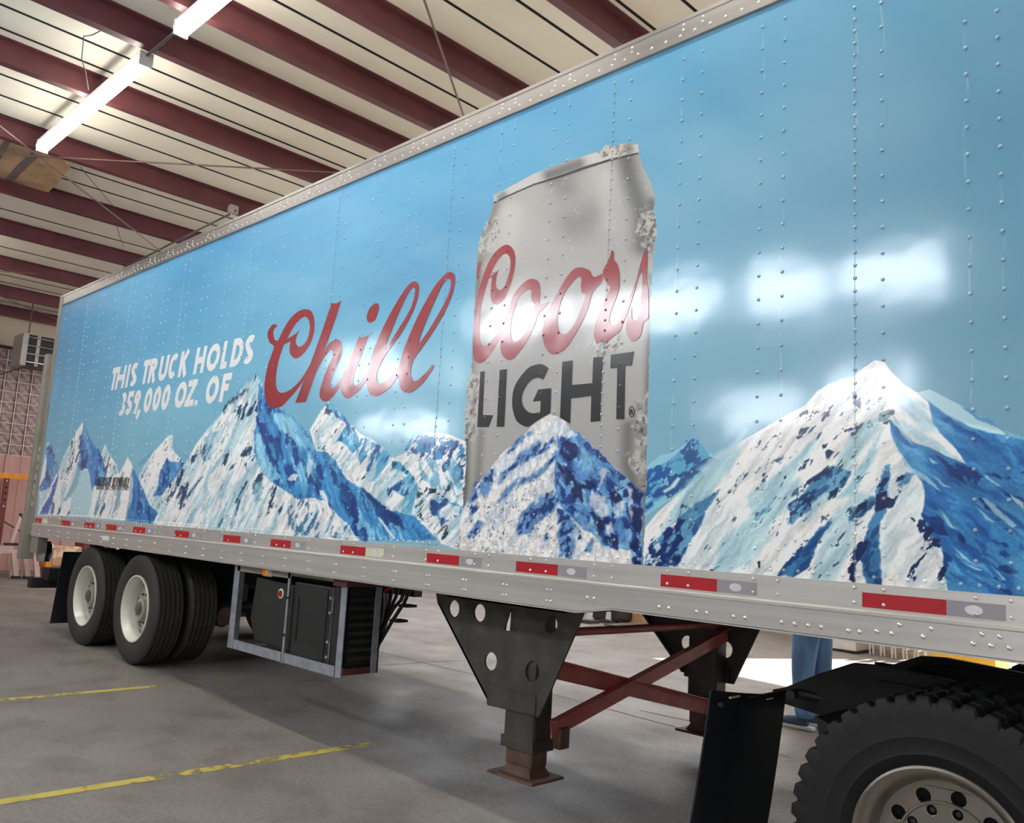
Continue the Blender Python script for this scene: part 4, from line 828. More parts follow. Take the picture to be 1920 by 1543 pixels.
# stroke letters for the plain capitals: unit box strokes
def arc(cx, cy, rx, ry, a0, a1, n=12): return [(cx + rx * math.cos(math.radians(a0 + (a1 - a0) * k / n)), cy + ry * math.sin(math.radians(a0 + (a1 - a0) * k / n))) for k in range(n + 1)]
def glyphs(p, q):
    """p, q: half stroke as a share of the box width and height"""
    return {'T': [[(0, 1 - q), (1, 1 - q)], [(.5, 1), (.5, 0)]], 'H': [[(p, 0), (p, 1)], [(1 - p, 0), (1 - p, 1)], [(p, .5), (1 - p, .5)]], 'I': [[(.5, 0), (.5, 1)]],
     'S': [arc(.5, .745, .5 - p, .255 - q, 35, 200, 9) + arc(.5, .265, .5 - p, .265 - q, 75, -145, 12)],
     'R': [[(p, 0), (p, 1)], [(p, 1 - q), (.5, 1 - q)] + arc(.5, .72, .47 - p, .28 - q, 90, -90) + [(p, .44 + q)], [(.52, .46), (1 - p * .6, 0)]],
     'U': [[(p, 1), (p, .33)] + arc(.5, .33, .5 - p, .33 - q, 180, 360) + [(1 - p, 1)]], 'C': [arc(.5, .5, .5 - p, .5 - q, 48, 312, 18)],
     'K': [[(p, 0), (p, 1)], [(1 - p * .7, 1), (p, .42)], [(.42, .58), (1 - p * .5, 0)]], 'O': [arc(.5, .5, .5 - p, .5 - q, 0, 360, 24)], 'L': [[(p, 1), (p, 0)], [(0, q), (1, q)]],
     'D': [[(p, 0), (p, 1)], [(0, 1 - q), (.4, 1 - q)] + arc(.4, .5, .6 - p, .5 - q, 90, -90) + [(0, q)]], 'Z': [[(.05, 1 - q), (1, 1 - q)], [(.90, .95), (.12, .05)], [(0, q), (.95, q)]], 'F': [[(p, 0), (p, 1)], [(0, 1 - q), (1, 1 - q)], [(p, .5), (.85, .5)]],
     'E': [[(p, 0), (p, 1)], [(0, 1 - q), (1, 1 - q)], [(p, .5), (.9, .5)], [(0, q), (1, q)]], 'B': [[(p, 0), (p, 1)], [(0, 1 - q), (.5, 1 - q)] + arc(.5, .75, .45 - p, .25 - q, 90, -90) + [(p, .5)], [(p, .5), (.5, .5)] + arc(.5, .26, .5 - p, .26 - q, 90, -90) + [(0, q)]],
     'A': [[(p * .6, 0), (.5, 1 - q * .4), (1 - p * .6, 0)], [(.2, .3), (.8, .3)]], 'P': [[(p, 0), (p, 1)], [(p, 1 - q), (.55, 1 - q)] + arc(.55, .72, .45 - p, .28 - q, 90, -90) + [(p, .44 + q)]], 'N': [[(p, 0), (p, 1)], [(p, 1), (1 - p, 0)], [(1 - p, 0), (1 - p, 1)]], 'Y': [[(p * .5, 1), (.5, .45)], [(1 - p * .5, 1), (.5, .45)], [(.5, .5), (.5, 0)]],
     '3': [arc(.46, .75, .46 - p, .25 - q, 150, -90, 12), arc(.46, .27, .52 - p, .27 - q, 90, -150, 12)], '5': [[(.95, 1 - q), (.15, 1 - q)], [(.2 + p * .3, 1), (.14 + p * .3, .5)], arc(.42, .31, .54 - p, .31 - q, 115, -150, 14)], '9': [arc(.5, .7, .5 - p, .3 - q, 0, 360, 18), [(1 - p, .68), (.86 - p, .4), (.5, 0)]],
     '0': [arc(.5, .5, .5 - p, .5 - q, 0, 360, 24)], '.': [[(.5, 0), (.5, .19)]], ',': [[(.75, .15), (.2, -.22)]]}
def ribbon(mb, pts, w, fn):
    """flat stroke of width w along pts (already in metres), mitred"""
    n = len(pts); b = len(mb.v); P = [Vector(p) for p in pts]; closed = (P[0] - P[-1]).length < 1e-4
    for i in range(n):
        a = P[i - 1] if i else (P[-2] if closed else P[0]); d = P[i + 1] if i < n - 1 else (P[1] if closed else P[-1])
        t1 = (P[i] - a); t2 = (d - P[i]); t1 = t1.normalized() if t1.length > 1e-9 else t2.normalized(); t2 = t2.normalized() if t2.length > 1e-9 else t1
        t = (t1 + t2).normalized(); k = 1 / max(.5, t.dot(t1)); nn = Vector((-t.y, t.x)) * (w / 2 * k)
        mb.v.append(fn(*(P[i] + nn))); mb.v.append(fn(*(P[i] - nn)))
    for i in range(n - 1): mb.face([b + 2 * i, b + 2 * i + 1, b + 2 * i + 3, b + 2 * i + 2])
YD = -.0012
def flat_letters(name, shapes, m, label):
    """each traced outline becomes one flat letter on the side"""
    for li, (V, outer, holes) in enumerate(shapes):
        mb = MB(); loops = [smooth_loop(outer, *V)] + [smooth_loop(h, *V) for h in holes]; W = [[aty(0, *q) for q in l] for l in loops]; flat = [q for l in W for q in l]
        mb.v = [(q[0], YD - .0003 * li, q[2]) for q in flat]
        for t in tessellate_polygon([[Vector((q[0], q[2], 0)) for q in l] for l in W]): mb.face(t)
        mb.build(name, m, TR, label=label)
flat_letters('script_letter', CHILL, M['print_red'], 'red brush script letter on the blue side')
flat_letters('can_script_letter', COORS, M['print_red'], 'red brush script letter on the printed can')
flat_letters('can_block_letter', LIGHT, M['print_black'], 'black block letter on the printed can')
def caps(items, mid0, mid1, V, zh, stroke, shear, m, name, label):
    """items: (char, left, right) at mid height in view coordinates"""
    for ch, xl, xr in items:
        def px(xx):
            t = (xx - mid0[0]) / (mid1[0] - mid0[0]); return xx / V[2] + V[0], (mid0[1] + t * (mid1[1] - mid0[1])) / V[2] + V[1]
        A, B = aty(0, *px(xl)), aty(0, *px(xr)); zm = (A[2] + B[2]) / 2; x0, x1 = A[0], B[0]; w = x1 - x0; hw = stroke / zh / 2
        mb = MB()
        # half stroke in box units differs across and along, so strokes are laid in metres
        G = glyphs(min(.26, stroke / 2 / max(w, .01)), stroke / 2 / zh)[ch]
        sx = max(w, .03) if ch not in 'I.' else stroke
        for si, s in enumerate(G):
            pts = [(x0 + (w - sx) / 2 + q[0] * sx, zm + (q[1] - .5) * zh) for q in s]
            ribbon(mb, pts, stroke, lambda a, b_: (a + (b_ - zm) * shear, YD - .0004 * si, b_))
        mb.build(name, m, TR, label=label)
V6 = (200, 620, 6.62)
L1 = [('T', 60, 130), ('H', 125, 232), ('I', 252, 282), ('S', 300, 382), ('T', 448, 525), ('R', 530, 622), ('U', 655, 762), ('C', 776, 888), ('K', 908, 1010), ('H', 1100, 1225), ('O', 1250, 1405), ('L', 1436, 1512), ('D', 1556, 1694), ('S', 1712, 1832)]
L2 = [('3', 168, 240), ('5', 252, 325), ('9', 338, 414), (',', 400, 442), ('0', 470, 562), ('0', 580, 670), ('0', 690, 786), ('O', 856, 990), ('Z', 992, 1106), ('.', 1118, 1150), ('O', 1238, 1390), ('F', 1424, 1532)]
caps(L1, (95, 598), (1770, 234), V6, .230, .057, .16, M['print_white'], 'block_letter', 'white capital on the blue side')
caps(L2, (205, 912), (1470, 706), V6, .230, .057, .16, M['print_white'], 'block_letter', 'white capital or figure on the blue side')
V7 = (170, 880, 21.33)
small = 'CELEBRATE RESPONSIBLY'; wl_ = 1265 / len(small)
caps([(ch, 284 + i * wl_, 284 + i * wl_ + wl_ * .84) for i, ch in enumerate(small) if ch != ' '], (280, 492), (1545, 500), V7, .088, .017, .14, M['print_black'], 'small_letter', 'small black capital near the rear')
sp = MB()
for a, b_ in ((230, 540), (580, 740), (800, 1000), (1050, 1230), (1270, 1540)):
    P = [aty(0, xx / V7[2] + V7[0], (742 + (xx - 230) * .01) / V7[2] + V7[1]) for xx in (a, b_)]
    ribbon(sp, [(q[0], q[2]) for q in P], .035, lambda u, v: (u, YD, v))
sp.build('fine_print_line', M['print_grey'], TR, label='grey line of tiny print under the small black capitals')

# ------------------------------------------------------------------ printed side sheets with rivets
NEAR = -.72
def col_positions(x0, x1, top):
    xs = [x0]
    while xs[-1] < x1 - 1e-6:
        x = xs[-1]
        if x > NEAR: st = .05
        else:
            u0, _ = project(x, 0, 1.7); u1, _ = project(x + .01, 0, 1.7); st = 1.35 * .01 / (u1 - u0)
        xs.append(min(x + st, x1))
    if len(xs) > 2 and xs[-1] - xs[-2] < .001: xs.pop(-2)
    return np.array(xs)
sheets = [-10.70, -9.853] + [-9.853 + 1.22 * k for k in range(1, 10)] + [XFRONT]
sheets = [s for s in sheets if s <= XFRONT]
grids = []
for a, b_ in zip(sheets[:-1], sheets[1:]):
    xs = col_positions(a, b_, 3.6); xn = min(b_, NEAR)
    zf = 2.05 if not (a < -2.0 and b_ > -3.9) else 3.5
    if a > -1.4: zf = 2.25
    if b_ < -3.8: zf = 2.2 if b_ > -7.5 else 1.95
    _, v0 = project(xn, 0, 1.5); _, v1 = project(xn, 0, 1.51); st = 1.35 * .01 / abs(v1 - v0)
    if a > NEAR: st = .05
    zs = list(np.arange(ZPB, zf, st)) + list(np.linspace(zf, ZPT, max(3, int((ZPT - zf) / .025))))
    grids.append((xs, np.array(zs)))
# rivet positions
riv = []; rsheet = []
for k in range(-9, 24):
    for j, dx in enumerate((0, .105)):
        x = -1.313 - .4065 * k + dx
        if not (XREAR + .05 < x < XFRONT - .05): continue
        dense = (k % 3 == 0 and j == 0); dz = .0515 if dense else .103
        z = ZPB + .075 + (0 if dense else .028)
        while z < ZPT - .03: riv.append((x, z)); z += dz
x = XREAR + .06
while x < XFRONT - .05: riv.append((x, ZPB + .024)); x += .058
riv = np.array(riv)
allx = np.concatenate([np.repeat(g[0], len(g[1])) for g in grids] + [riv[:, 0]]); allz = np.concatenate([np.tile(g[1], len(g[0])) for g in grids] + [riv[:, 1]])
uu, vv = project(allx, 0 * allx, allz)
# the print runs on unchanged past the front of the visible frame
lim = allx > .2
uu = np.where(lim, 4200., uu); vv = np.where(lim, 900., vv)
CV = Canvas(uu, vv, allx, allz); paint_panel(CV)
nr = len(riv)
inlet = np.zeros(nr); rc = Canvas(uu[-nr:], vv[-nr:], riv[:, 0], riv[:, 1]); rc.c = CV.c[-nr:].copy()
for S, colr in ((CHILL, (148, 10, 26)), (COORS, (148, 10, 26)), (LIGHT, (38, 40, 44))):
    for V, outer, holes in S:
        sel, a = rc.mask(smooth_loop(outer, *V, sub=3), 1)
        for h in holes:
            s2, a2 = rc.mask(smooth_loop(h, *V, sub=3), 1); full = np.zeros(nr); full[sel] = a; full[s2] *= (1 - a2); sel = np.nonzero(full)[0]; a = full[sel]
        if sel.size: rc.put(sel, a, colr); inlet[sel] = np.maximum(inlet[sel], a)
def to_lin(cc): cc = np.clip(cc, 0, 1); return np.where(cc <= .04045, cc / 12.92, ((cc + .055) / 1.055) ** 2.4)
LIN = to_lin(CV.c); glint_mix = (.28 * (1 - .8 * inlet))[:, None]; RLIN = to_lin(rc.c) * (1 - glint_mix) + np.array([.82, .87, .90]) * glint_mix  # rivets whitened: lamp highlights on the domes put into their colour
def set_print(me, lin):
    a = me.attributes.new('print', 'FLOAT_COLOR', 'POINT'); a.data.foreach_set('color', np.concatenate([lin, np.ones((len(lin), 1))], 1).astype(np.float32).ravel())
off = np.array(TR.location); k0 = 0
RIVP = [(.0078, 0), (.0074, -.003), (.0046, -.0058)]; RN = 8
for gi, (xs, zs) in enumerate(grids):
    nx, nz = len(xs), len(zs); n = nx * nz
    co = np.empty((n, 3), np.float32); co[:, 0] = np.repeat(xs, nz) - off[0]; co[:, 2] = np.tile(zs, nx) - off[2]
    edge = (np.repeat(np.arange(nx), nz) == nx - 1); co[:, 1] = np.where(edge, .0, -.0002) - off[1]
    i = np.arange(nx - 1)[:, None] * nz + np.arange(nz - 1)[None, :]
    F = np.stack([i, i + nz, i + nz + 1, i + 1], -1).reshape(-1, 4)
    me = bpy.data.meshes.new('side_panel'); me.vertices.add(n); me.vertices.foreach_set('co', co.ravel())
    me.loops.add(F.size); me.loops.foreach_set('vertex_index', F.astype(np.int32).ravel())
    me.polygons.add(len(F)); me.polygons.foreach_set('loop_start', np.arange(0, F.size, 4, dtype=np.int32)); me.update(calc_edges=True)
    set_print(me, LIN[k0:k0 + n]); k0 += n
    sheet = link_mesh('side_panel', me, M['wrap'], TR)
    sheet['label'] = 'printed aluminium side sheet'
    # rivets of this sheet
    idx = np.nonzero((riv[:, 0] >= xs[0] - .006) & (riv[:, 0] < xs[-1] - .006))[0]
    if idx.size:
        rm = MB(); cols = []
        for q in idx:
            b = len(rm.v); X, Z = riv[q]
            for r, d in RIVP:
                for t in range(RN): rm.v.append((X + r * math.cos(2 * math.pi * t / RN), d, Z + r * math.sin(2 * math.pi * t / RN)))
            rm.v.append((X, -.0066, Z)); cols += [RLIN[q]] * (RN * 3 + 1)
            for l in range(2):
                for t in range(RN): e = (t + 1) % RN; rm.face([b + l * RN + t, b + l * RN + e, b + (l + 1) * RN + e, b + (l + 1) * RN + t], True)
            for t in range(RN): rm.face([b + 2 * RN + t, b + 2 * RN + (t + 1) % RN, b + 3 * RN], True)
        me = rm.mesh('rivet_rows', off, 80); set_print(me, np.array(cols)); link_mesh('rivet_rows', me, M['wrap'], sheet, kind='stuff')
    if gi: MB().box(xs[0] - .0018, xs[0] - .0004, -.0010, .002, ZPB, ZPT).build('sheet_lap', M['wrap_edge'] if 'wrap_edge' in M else mat('wrap_edge', (112, 150, 172), .5), TR)
# ------------------------------------------------------------------ body shell behind the sheets
MB().box(XREAR, XFRONT, .002, .03, ZPB - .05, ZPT + .1).build('side_liner', M['aluminium_dull'], TR)
MB().box(XREAR, XFRONT, .03, WID - .03, ZT - .03, ZT).build('roof', M['door_white'], TR)
MB().box(XREAR, XFRONT, WID - .03, WID, ZRB, ZT).build('far_side', M['door_white'], TR)
MB().box(XFRONT, XFRONT + .04, 0, WID, ZRB, ZT).build('front_wall', M['door_white'], TR)
MB().box(XREAR, XFRONT, .03, WID - .03, 1.12, 1.22).build('trailer_floor', M['chassis_black'], TR)
for k in range(22):
    x = XREAR + .5 + k * .61; MB().box(x, x + .06, .05, WID - .05, 1.02, 1.12).build('crossmember', M['chassis_black'], TR)
for y in (.85, 1.69): MB().box(-10.3, -5.9, y, y + .09, .72, 1.02).build('slider_rail', M['chassis_black'], TR)
# top rail
tr = MB(); tr.prism([(-.006, ZPT), (-.014, ZPT + .004), (-.014, ZPT + .016), (-.008, ZPT + .020), (-.008, ZT - .022), (-.012, ZT - .020), (-.012, ZT), (.04, ZT + .004), (.04, ZPT)], lambda u, v, t: (t, u, v), XREAR, XFRONT)
trail = tr.build('top_rail', M['rail_top'], TR)
RM = MB()
for r, d in ((.006, 0), (.0055, -.002), (.003, -.0032)):
    for t in range(8): RM.v.append((r * math.cos(math.pi * t / 4), d, r * math.sin(math.pi * t / 4)))
for l in range(2):
    for t in range(8): e = (t + 1) % 8; RM.face([l * 8 + t, l * 8 + e, l * 8 + 8 + e, l * 8 + 8 + t], True)
RM.face([16 + t for t in range(8)], True)
def rivet_field(name, pts, y, parent, sc=1.0, m='rivet_metal'):
    o = MB()
    for X, Z in pts:
        b = len(o.v); o.v += [(X + v[0] * sc, y + v[1] * sc, Z + v[2] * sc) for v in RM.v]
        for f in RM.f: o.face([b + i for i in f], True)
    return o.build(name, M[m], parent, kind='stuff', sharp=70)
pts = []; x = XREAR + .08
while x < XFRONT:
    pts.append((x, ZPT + .038)); x += .0815
for k in range(-9, 24):
    for dx in (0, .105):
        x = -1.313 - .4065 * k + dx
        if XREAR + .05 < x < XFRONT: pts += [(x, ZPT + .062), (x, ZPT + .088)]
rivet_field('rivet_rows', pts, -.008, trail, 1.25)
# base rail: flat upper flange, ledge, lower web (deeper towards the rear)
br = MB(); br.prism([(.02, ZPB), (-.006, ZPB), (-.006, 1.128), (-.020, 1.122), (-.020, 1.112), (-.014, 1.108), (-.014, 1.06), (.02, 1.06)], lambda u, v, t: (t, u, v), XREAR, XFRONT)
lower = [(XREAR, 1.0605), (XREAR, .992), (-2.625, .984), (-2.42, 1.018), (XFRONT, 1.020), (XFRONT, 1.0605)]
br.prism(lower, XZ, -.014, .02)
b0 = len(br.v)
brail = br.build('base_rail', M['aluminium'], TR)
bl = MB(); bl.prism([(XREAR, .984), (XREAR, .990), (-2.63, .982), (-2.625, .976)], XZ, -.017, .05); bl.prism([(-2.625, .976), (-2.63, .982), (-2.425, 1.016), (-2.42, 1.010)], XZ, -.017, .05); bl.prism([(-2.42, 1.010), (-2.425, 1.016), (XFRONT, 1.018), (XFRONT, 1.012)], XZ, -.017, .05)
bl.build('rail_lip', M['aluminium'], TR)
big = RM.mesh('rivet'); big.materials.append(M['rivet_metal'])
def rivet(x, z, s=1.5, y=-.014): inst('rivet', big, (x, y, z), brail, scale=(s, s * 1.3, s))
for k in range(26):
    x = -2.80 - .305 * k
    if x > XREAR + .05:
        for dx in (-.0125, .0125):
            for z in (1.066, 1.014): rivet(x + dx, z, 1.15)
for x, z in ((-1.972, 1.049), (-1.923, 1.049), (-1.8, 1.049), (-1.748, 1.049), (-1.593, 1.049), (-1.54, 1.049), (-1.485, 1.049), (-1.435, 1.049), (-1.332, 1.048), (-1.291, 1.049), (-1.23, 1.058), (-1.178, 1.057), (-1.151, 1.09), (-1.073, 1.059), (-1.046, 1.089), (-.916, 1.056), (-.888, 1.09), (-.862, 1.056), (-.836, 1.088), (-.809, 1.056), (-2.56, 1.052), (-2.52, 1.052), (-2.16, 1.05), (-2.11, 1.05)): rivet(x, z, 1.55)
for k in range(-3, 24):
    for dx in (0, .105):
        x = -1.313 - .4065 * k + dx
        if XREAR + .05 < x < .3:
            for z in (1.205, 1.152): rivet(x, z, 1.2, -.0075)
# reflective tape
tapes = [(-1.285, .286, 0), (-2.161, .278, 0), (-3.04, .282, 0), (-3.744, .271, 0), (-4.598, .269, 1), (-5.46, .268, 0), (-6.165, .266, 0), (-7.017, .268, 0), (-7.881, .268, 0), (-8.531, .264, 0), (-9.097, .274, 0), (-9.788, .276, 0), (-10.652, .24, 1), (-.40, .28, 0), (.5, .28, 0)]
for x, w, ivory in tapes:
    r = MB().box(x, x + w, -.0072, -.0055, 1.138, 1.190).build('red_tape', M['tape_red'], TR)
    s = MB().box(x + w, x + w + .18, -.0072, -.0055, 1.138, 1.190).build('white_tape', M['tape_glow' if ivory else 'tape_silver'], TR)  # two of the white tapes get a lighter, yellower colour
    MB().prism(ell(x + w + .085, 1.164, .028, .016, 14), XZ, -.0078, -.0072).build('oval_mark', M['tape_mark'], s)
MB().box(-9.0 + .42, -8.40, -.0155, -.0135, 1.036, 1.078).build('id_plate', M['door_white'], TR)

# ------------------------------------------------------------------ rear end
MB().box(XREAR - .10, XREAR, -.012, .06, 1.0, ZT + .01).build('corner_post', M['post_grey'], TR)
MB().box(XREAR - .10, XREAR, WID - .06, WID + .012, 1.0, ZT + .01).build('corner_post', M['post_grey'], TR)
MB().box(XREAR - .10, XREAR, .06, WID - .06, ZT - .15, ZT + .01).build('header', M['post_grey'], TR)
MB().box(XREAR - .12, XREAR, -.01, WID + .01, 1.0, 1.22).build('rear_sill', M['post_grey'], TR)
MB().box(XREAR - .07, XREAR - .03, .06, 1.295, 1.22, ZT - .15).build('rear_door', M['door_white'], TR); MB().box(XREAR - .07, XREAR - .03, 1.305, WID - .06, 1.22, ZT - .15).build('rear_door', M['door_white'], TR)
MB().box(XREAR - .22, XREAR - .11, -.06, .08, 1.22, 3.10).build('liftgate_column', M['post_grey'], TR, bevel=.006)
MB().box(XREAR - .22, XREAR - .11, -.07, .08, .72, 1.22).build('liftgate_column', M['post_grey'], TR, bevel=.006)
MB().prism([(-.03, .86), (-.035, 1.14), (-.02, 1.17), (.0, 1.14), (.0, .88)], YZ, XREAR - .225, XREAR - .219).build('column_slot', M['chassis_black'], TR)
for k, z in enumerate((1.32, 1.44, 1.52, 1.62, 1.74, 1.84, 1.95)):
    MB().box(XREAR - .125, XREAR - .095, -.022, .0, z, z + (.07 if k % 2 else .05)).build('hinge', M['aluminium'], TR)
MB().box(XREAR - .02, XREAR + .22, .0, .10, .80, .99).build('rear_bracket', M['post_grey'], TR)
MB().lathe([(0, .10), (.05, .10), (.085, .05), (.09, -.06), (.07, -.13), (0, -.13)], (XREAR - .02, .16, .83), 16, 'z').build('motor_canister', M['chrome'], TR)
MB().box(-10.72, -10.60, .02, WID - .02, .41, .52).build('bumper_bar', M['chassis_black'], TR, bevel=.004)
for y in (.14, 2.22): MB().box(-10.66, -10.42, y, y + .24, .50, .64).build('bumper_block', M['chassis_black'], TR)
for y in (.62, 1.88): MB().box(-10.66, -10.5, y, y + .10, .45, 1.12).build('bumper_post', M['chassis_black'], TR)
for y in (.05, 1.95):
    fl_ = MB(); fl_.hexa([(-9.92, y, .10), (-9.92, y + .60, .10), (-9.91, y + .60, .10), (-9.91, y, .10)], [(-9.78, y, .86), (-9.78, y + .60, .86), (-9.77, y + .60, .86), (-9.77, y, .86)]); fl_.build('mud_flap', M['flap_black'], TR)
# ------------------------------------------------------------------ trailer wheels
def tyre_profile(R, w, ri):
    h = w / 2
    p = [(ri, -h * .80), (ri + .012, -h * .86), (ri + .05, -h * .97), (ri + .10, -h), (R - .055, -h * .98), (R - .022, -h * .93), (R - .006, -h * .83), (R, -h * .78)]
    g = [-.62, -.31, 0, .31, .62]
    for q in g: p += [(R, h * q - .006), (R - .012, h * q - .004), (R - .012, h * q + .004), (R, h * q + .006)]
    return p + [(a, -b_) for a, b_ in reversed(p[:8])]
def trailer_wheel(x, yc, side, deep=True):
    z = .47; R, w, ri = .475, .27, .288
    ty = MB().lathe(tyre_profile(R, w, ri), (x, yc, z), 56, closed=True).build('tyre', M['tyre_wall'], TR, sharp=30)
    ob = -side * w / 2 * .80    # outboard bead offset
    s = -side
    if deep:   # outer wheel of the pair: the barrel is seen deep
        pr = [(ri + .006, s * .112), (ri + .005, s * .124), (ri - .006, s * .126), (ri - .012, s * .112), (ri - .016, s * .09), (ri - .030, s * .065), (ri - .033, s * .04), (ri - .036, s * .01), (ri - .046, s * -.009)]
    else:
        pr = [(ri + .006, s * .112), (ri - .01, s * .11), (ri - .03, s * .05), (ri - .05, s * -.05), (.15, s * -.02), (0, s * -.02)]
    rim = MB().lathe(pr, (x, yc, z), 48).build('rim', M['rim_white'], ty, sharp=40)
    if deep:
        MB().lathe([(ri - .046, s * -.010), (.228, s * -.004), (.215, s * .021), (.208, s * .024), (.20, s * .014), (.165, s * .011), (.155, s * .031), (.10, s * .036), (.092, s * .07), (.07, s * .08), (0, s * .08)], (x, yc, z), 40).build('wheel_disc', M['rim_disc'], ty, sharp=30)
        MB().lathe([(.245, s * .004), (.228, s * .006), (.224, s * -.002)], (x, yc, z), 40).build('groove_ring', M['chassis_black'], ty)
        for k in range(5):
            q = 2 * math.pi * (k + .3) / 5; hc = (x + .178 * math.cos(q), z + .178 * math.sin(q))
            MB().prism(ell(hc[0], hc[1], .032, .016, 14, q + math.pi / 2), XZ, yc + s * .010, yc + s * .016).build('hand_hole', M['chassis_black'], ty)
        for k in range(10):
            q = 2 * math.pi * k / 10; MB().lathe([(0, s * .056), (.011, s * .053), (.013, s * .03)], (x + .128 * math.cos(q), yc, z + .128 * math.sin(q)), 6).build('lug_nut', M['rim_dark'], ty)
        MB().lathe([(0, s * .10), (.045, s * .098), (.058, s * .09), (.06, s * .07)], (x, yc, z), 20).build('hub_cap', M['rim_dark'], ty)
    return ty
for ax in (-7.783, -9.01):
    trailer_wheel(ax, .165, 1); trailer_wheel(ax, .475, 1, False); trailer_wheel(ax, 2.435, -1); trailer_wheel(ax, 2.125, -1, False)
    MB().tube([(ax, .6, .47), (ax, 2.0, .47)], .065, 14).build('axle', M['chassis_black'], TR)
    for y in (.82, 1.66): MB().box(ax - .35, ax + .35, y, y + .12, .55, .74).build('suspension_arm', M['chassis_black'], TR)
    for y in (.72, 1.8): MB().lathe([(0, -.1), (.08, -.1), (.1, -.06), (.1, .06), (.08, .1), (0, .1)], (ax + .28, y, .42), 16, 'x').build('brake_chamber', M['gear_rust'], TR)
# ------------------------------------------------------------------ battery rack under the side
G = M['galvanised']
def lpost(x, y, z0, z1, w=.07, sx=1): 
    m = MB().box(x, x + w, y, y + .006, z0, z1); m.box(x, x + .006, y, y + w, z0, z1); return m
lpost(-6.05, .05, .365, 1.0, .085).build('rack_post', G, TR); lpost(-5.285, .05, .36, 1.0, .03).build('rack_post', G, TR); lpost(-4.64, .05, .37, 1.0, .07).build('rack_post', G, TR)
MB().box(-4.565, -4.555, .27, .325, .385, 1.0).build('rack_post', G, TR); MB().box(-4.60, -4.555, .315, .325, .385, 1.0).build('rack_post', G, TR)
MB().box(-6.0, -4.62, .056, .062, .37, .43).build('rack_rail', G, TR); MB().box(-6.0, -4.62, .056, .10, .364, .370).build('rack_rail', G, TR)
MB().box(-6.05, -5.2, .42, .426, .37, .43).build('rack_rail', G, TR); MB().box(-6.05, -6.0, .056, .42, .37, .376).build('rack_rail', G, TR); MB().box(-4.57, -4.56, .06, .32, .385, .425).build('rack_rail', M['purlin_red'], TR)
MB().box(-6.0, -5.25, .05, .056, .93, 1.0).build('rack_plate', M['aluminium_dull'], TR); MB().box(-5.26, -4.6, .06, .066, .95, 1.0).build('rack_plate', M['aluminium_dull'], TR)
MB().box(-4.70, -4.55, .03, .33, .93, .985).build('rack_header', M['purlin_red'], TR)
MB().prism([(-5.80, .90), (-5.84, .60), (-5.76, .46), (-5.70, .44), (-5.27, .44), (-5.27, .88)], XZ, .10, .42).build('tank_box', M['plastic_black'], TR, bevel=.012)
MB().prism([(-5.245, .91), (-5.245, .40), (-4.80, .40), (-4.80, .91)], XZ, .085, .33).build('battery_box', M['plastic_black'], TR, bevel=.008)
MB().box(-4.80, -4.765, .09, .33, .40, .91).build('box_frame', M['plastic_edge'], TR)
MB().plate([(-5.22, .89), (-5.22, .42), (-4.825, .42), (-4.825, .89)], [[(-5.17, .81), (-4.88, .81), (-4.88, .52), (-5.17, .52)]], XZ, .079, .086).build('door_panel', M['plastic_black'], TR)
for z in (.84, .745, .56, .465): MB().lathe([(0, -.012), (.009, -.010), (.010, 0)], (-4.79, .088, z), 10).build('latch_bolt', M['rivet_metal'], TR)
for z0, z1 in ((.745, .84), (.465, .56)): MB().tube([(-4.765, .085, z0), (-4.76, .081, (z0 + z1) / 2), (-4.765, .085, z1)], .004, 6).build('latch_rod', M['galvanised'], TR)
for k in range(8):
    z = .46 + .052 * k; MB().hexa([(-4.59, .09, z), (-4.59, .27, z), (-4.565, .27, z + .012), (-4.565, .09, z + .012)], [(-4.59, .09, z + .03), (-4.59, .27, z + .03), (-4.565, .27, z + .036), (-4.565, .09, z + .036)]).build('louvre_slat', M['plastic_black'], TR)
MB().box(-4.76, -4.59, .09, .30, .42, .92).build('louvre_housing', M['chassis_black'], TR)
lc = aty(.098, 527, 1113)
o = MB().lathe([(0, -.014), (.022, -.012), (.024, -.004)], (lc[0], .099, lc[2]), 20).build('red_reflector', M['red_lens'], TR); MB().lathe([(.024, -.006), (.034, -.006), (.036, 0), (.024, 0)], (lc[0], .099, lc[2]), 24).build('reflector_ring', M['white_ring'], o)
lc = aty(.03, 500, 1073)
o = MB().box(lc[0] - .045, lc[0] + .045, .03, .055, lc[2] - .03, lc[2] + .03).build('marker_base', M['white_ring'], TR, bevel=.006)
MB().prism([(-.034, .0), (-.03, -.018), (.02, -.024), (.034, -.006), (.034, 0)], lambda u, v, t: (lc[0] + u, .03 + v, t), lc[2] - .024, lc[2] + .024).build('amber_marker', M['amber_lens'], o, bevel=.004)
for z in (.80, .55): MB().box(-5.292, -5.25, .044, .05, z - .008, z + .008).build('cable_tie', M['chassis_black'], TR)
for k, pts in enumerate(([(772, 1098), (758, 1130), (735, 1165), (712, 1205)], [(762, 1098), (752, 1125), (738, 1140), (722, 1168), (708, 1190)], [(748, 1098), (742, 1120), (728, 1150), (715, 1180)], [(735, 1108), (728, 1140), (718, 1180), (708, 1215)])):
    P = [aty(.36 + .03 * k, *q) for q in pts]; P = [(P[0][0], P[0][1], 1.05)] + P + [(-4.62, .30, P[-1][2] - .03)]
    MB().tube(P, .012, 8).build('power_cable', M['cable_black'], TR)
P = [aty(.40, 745, 1097), aty(.38, 728, 1104), aty(.36, 712, 1113)]; MB().tube([(P[0][0], .42, 1.05)] + P + [(-4.60, .30, P[-1][2] - .02)], .009, 8).build('power_cable', M['cable_red'], TR, label='red power cable')
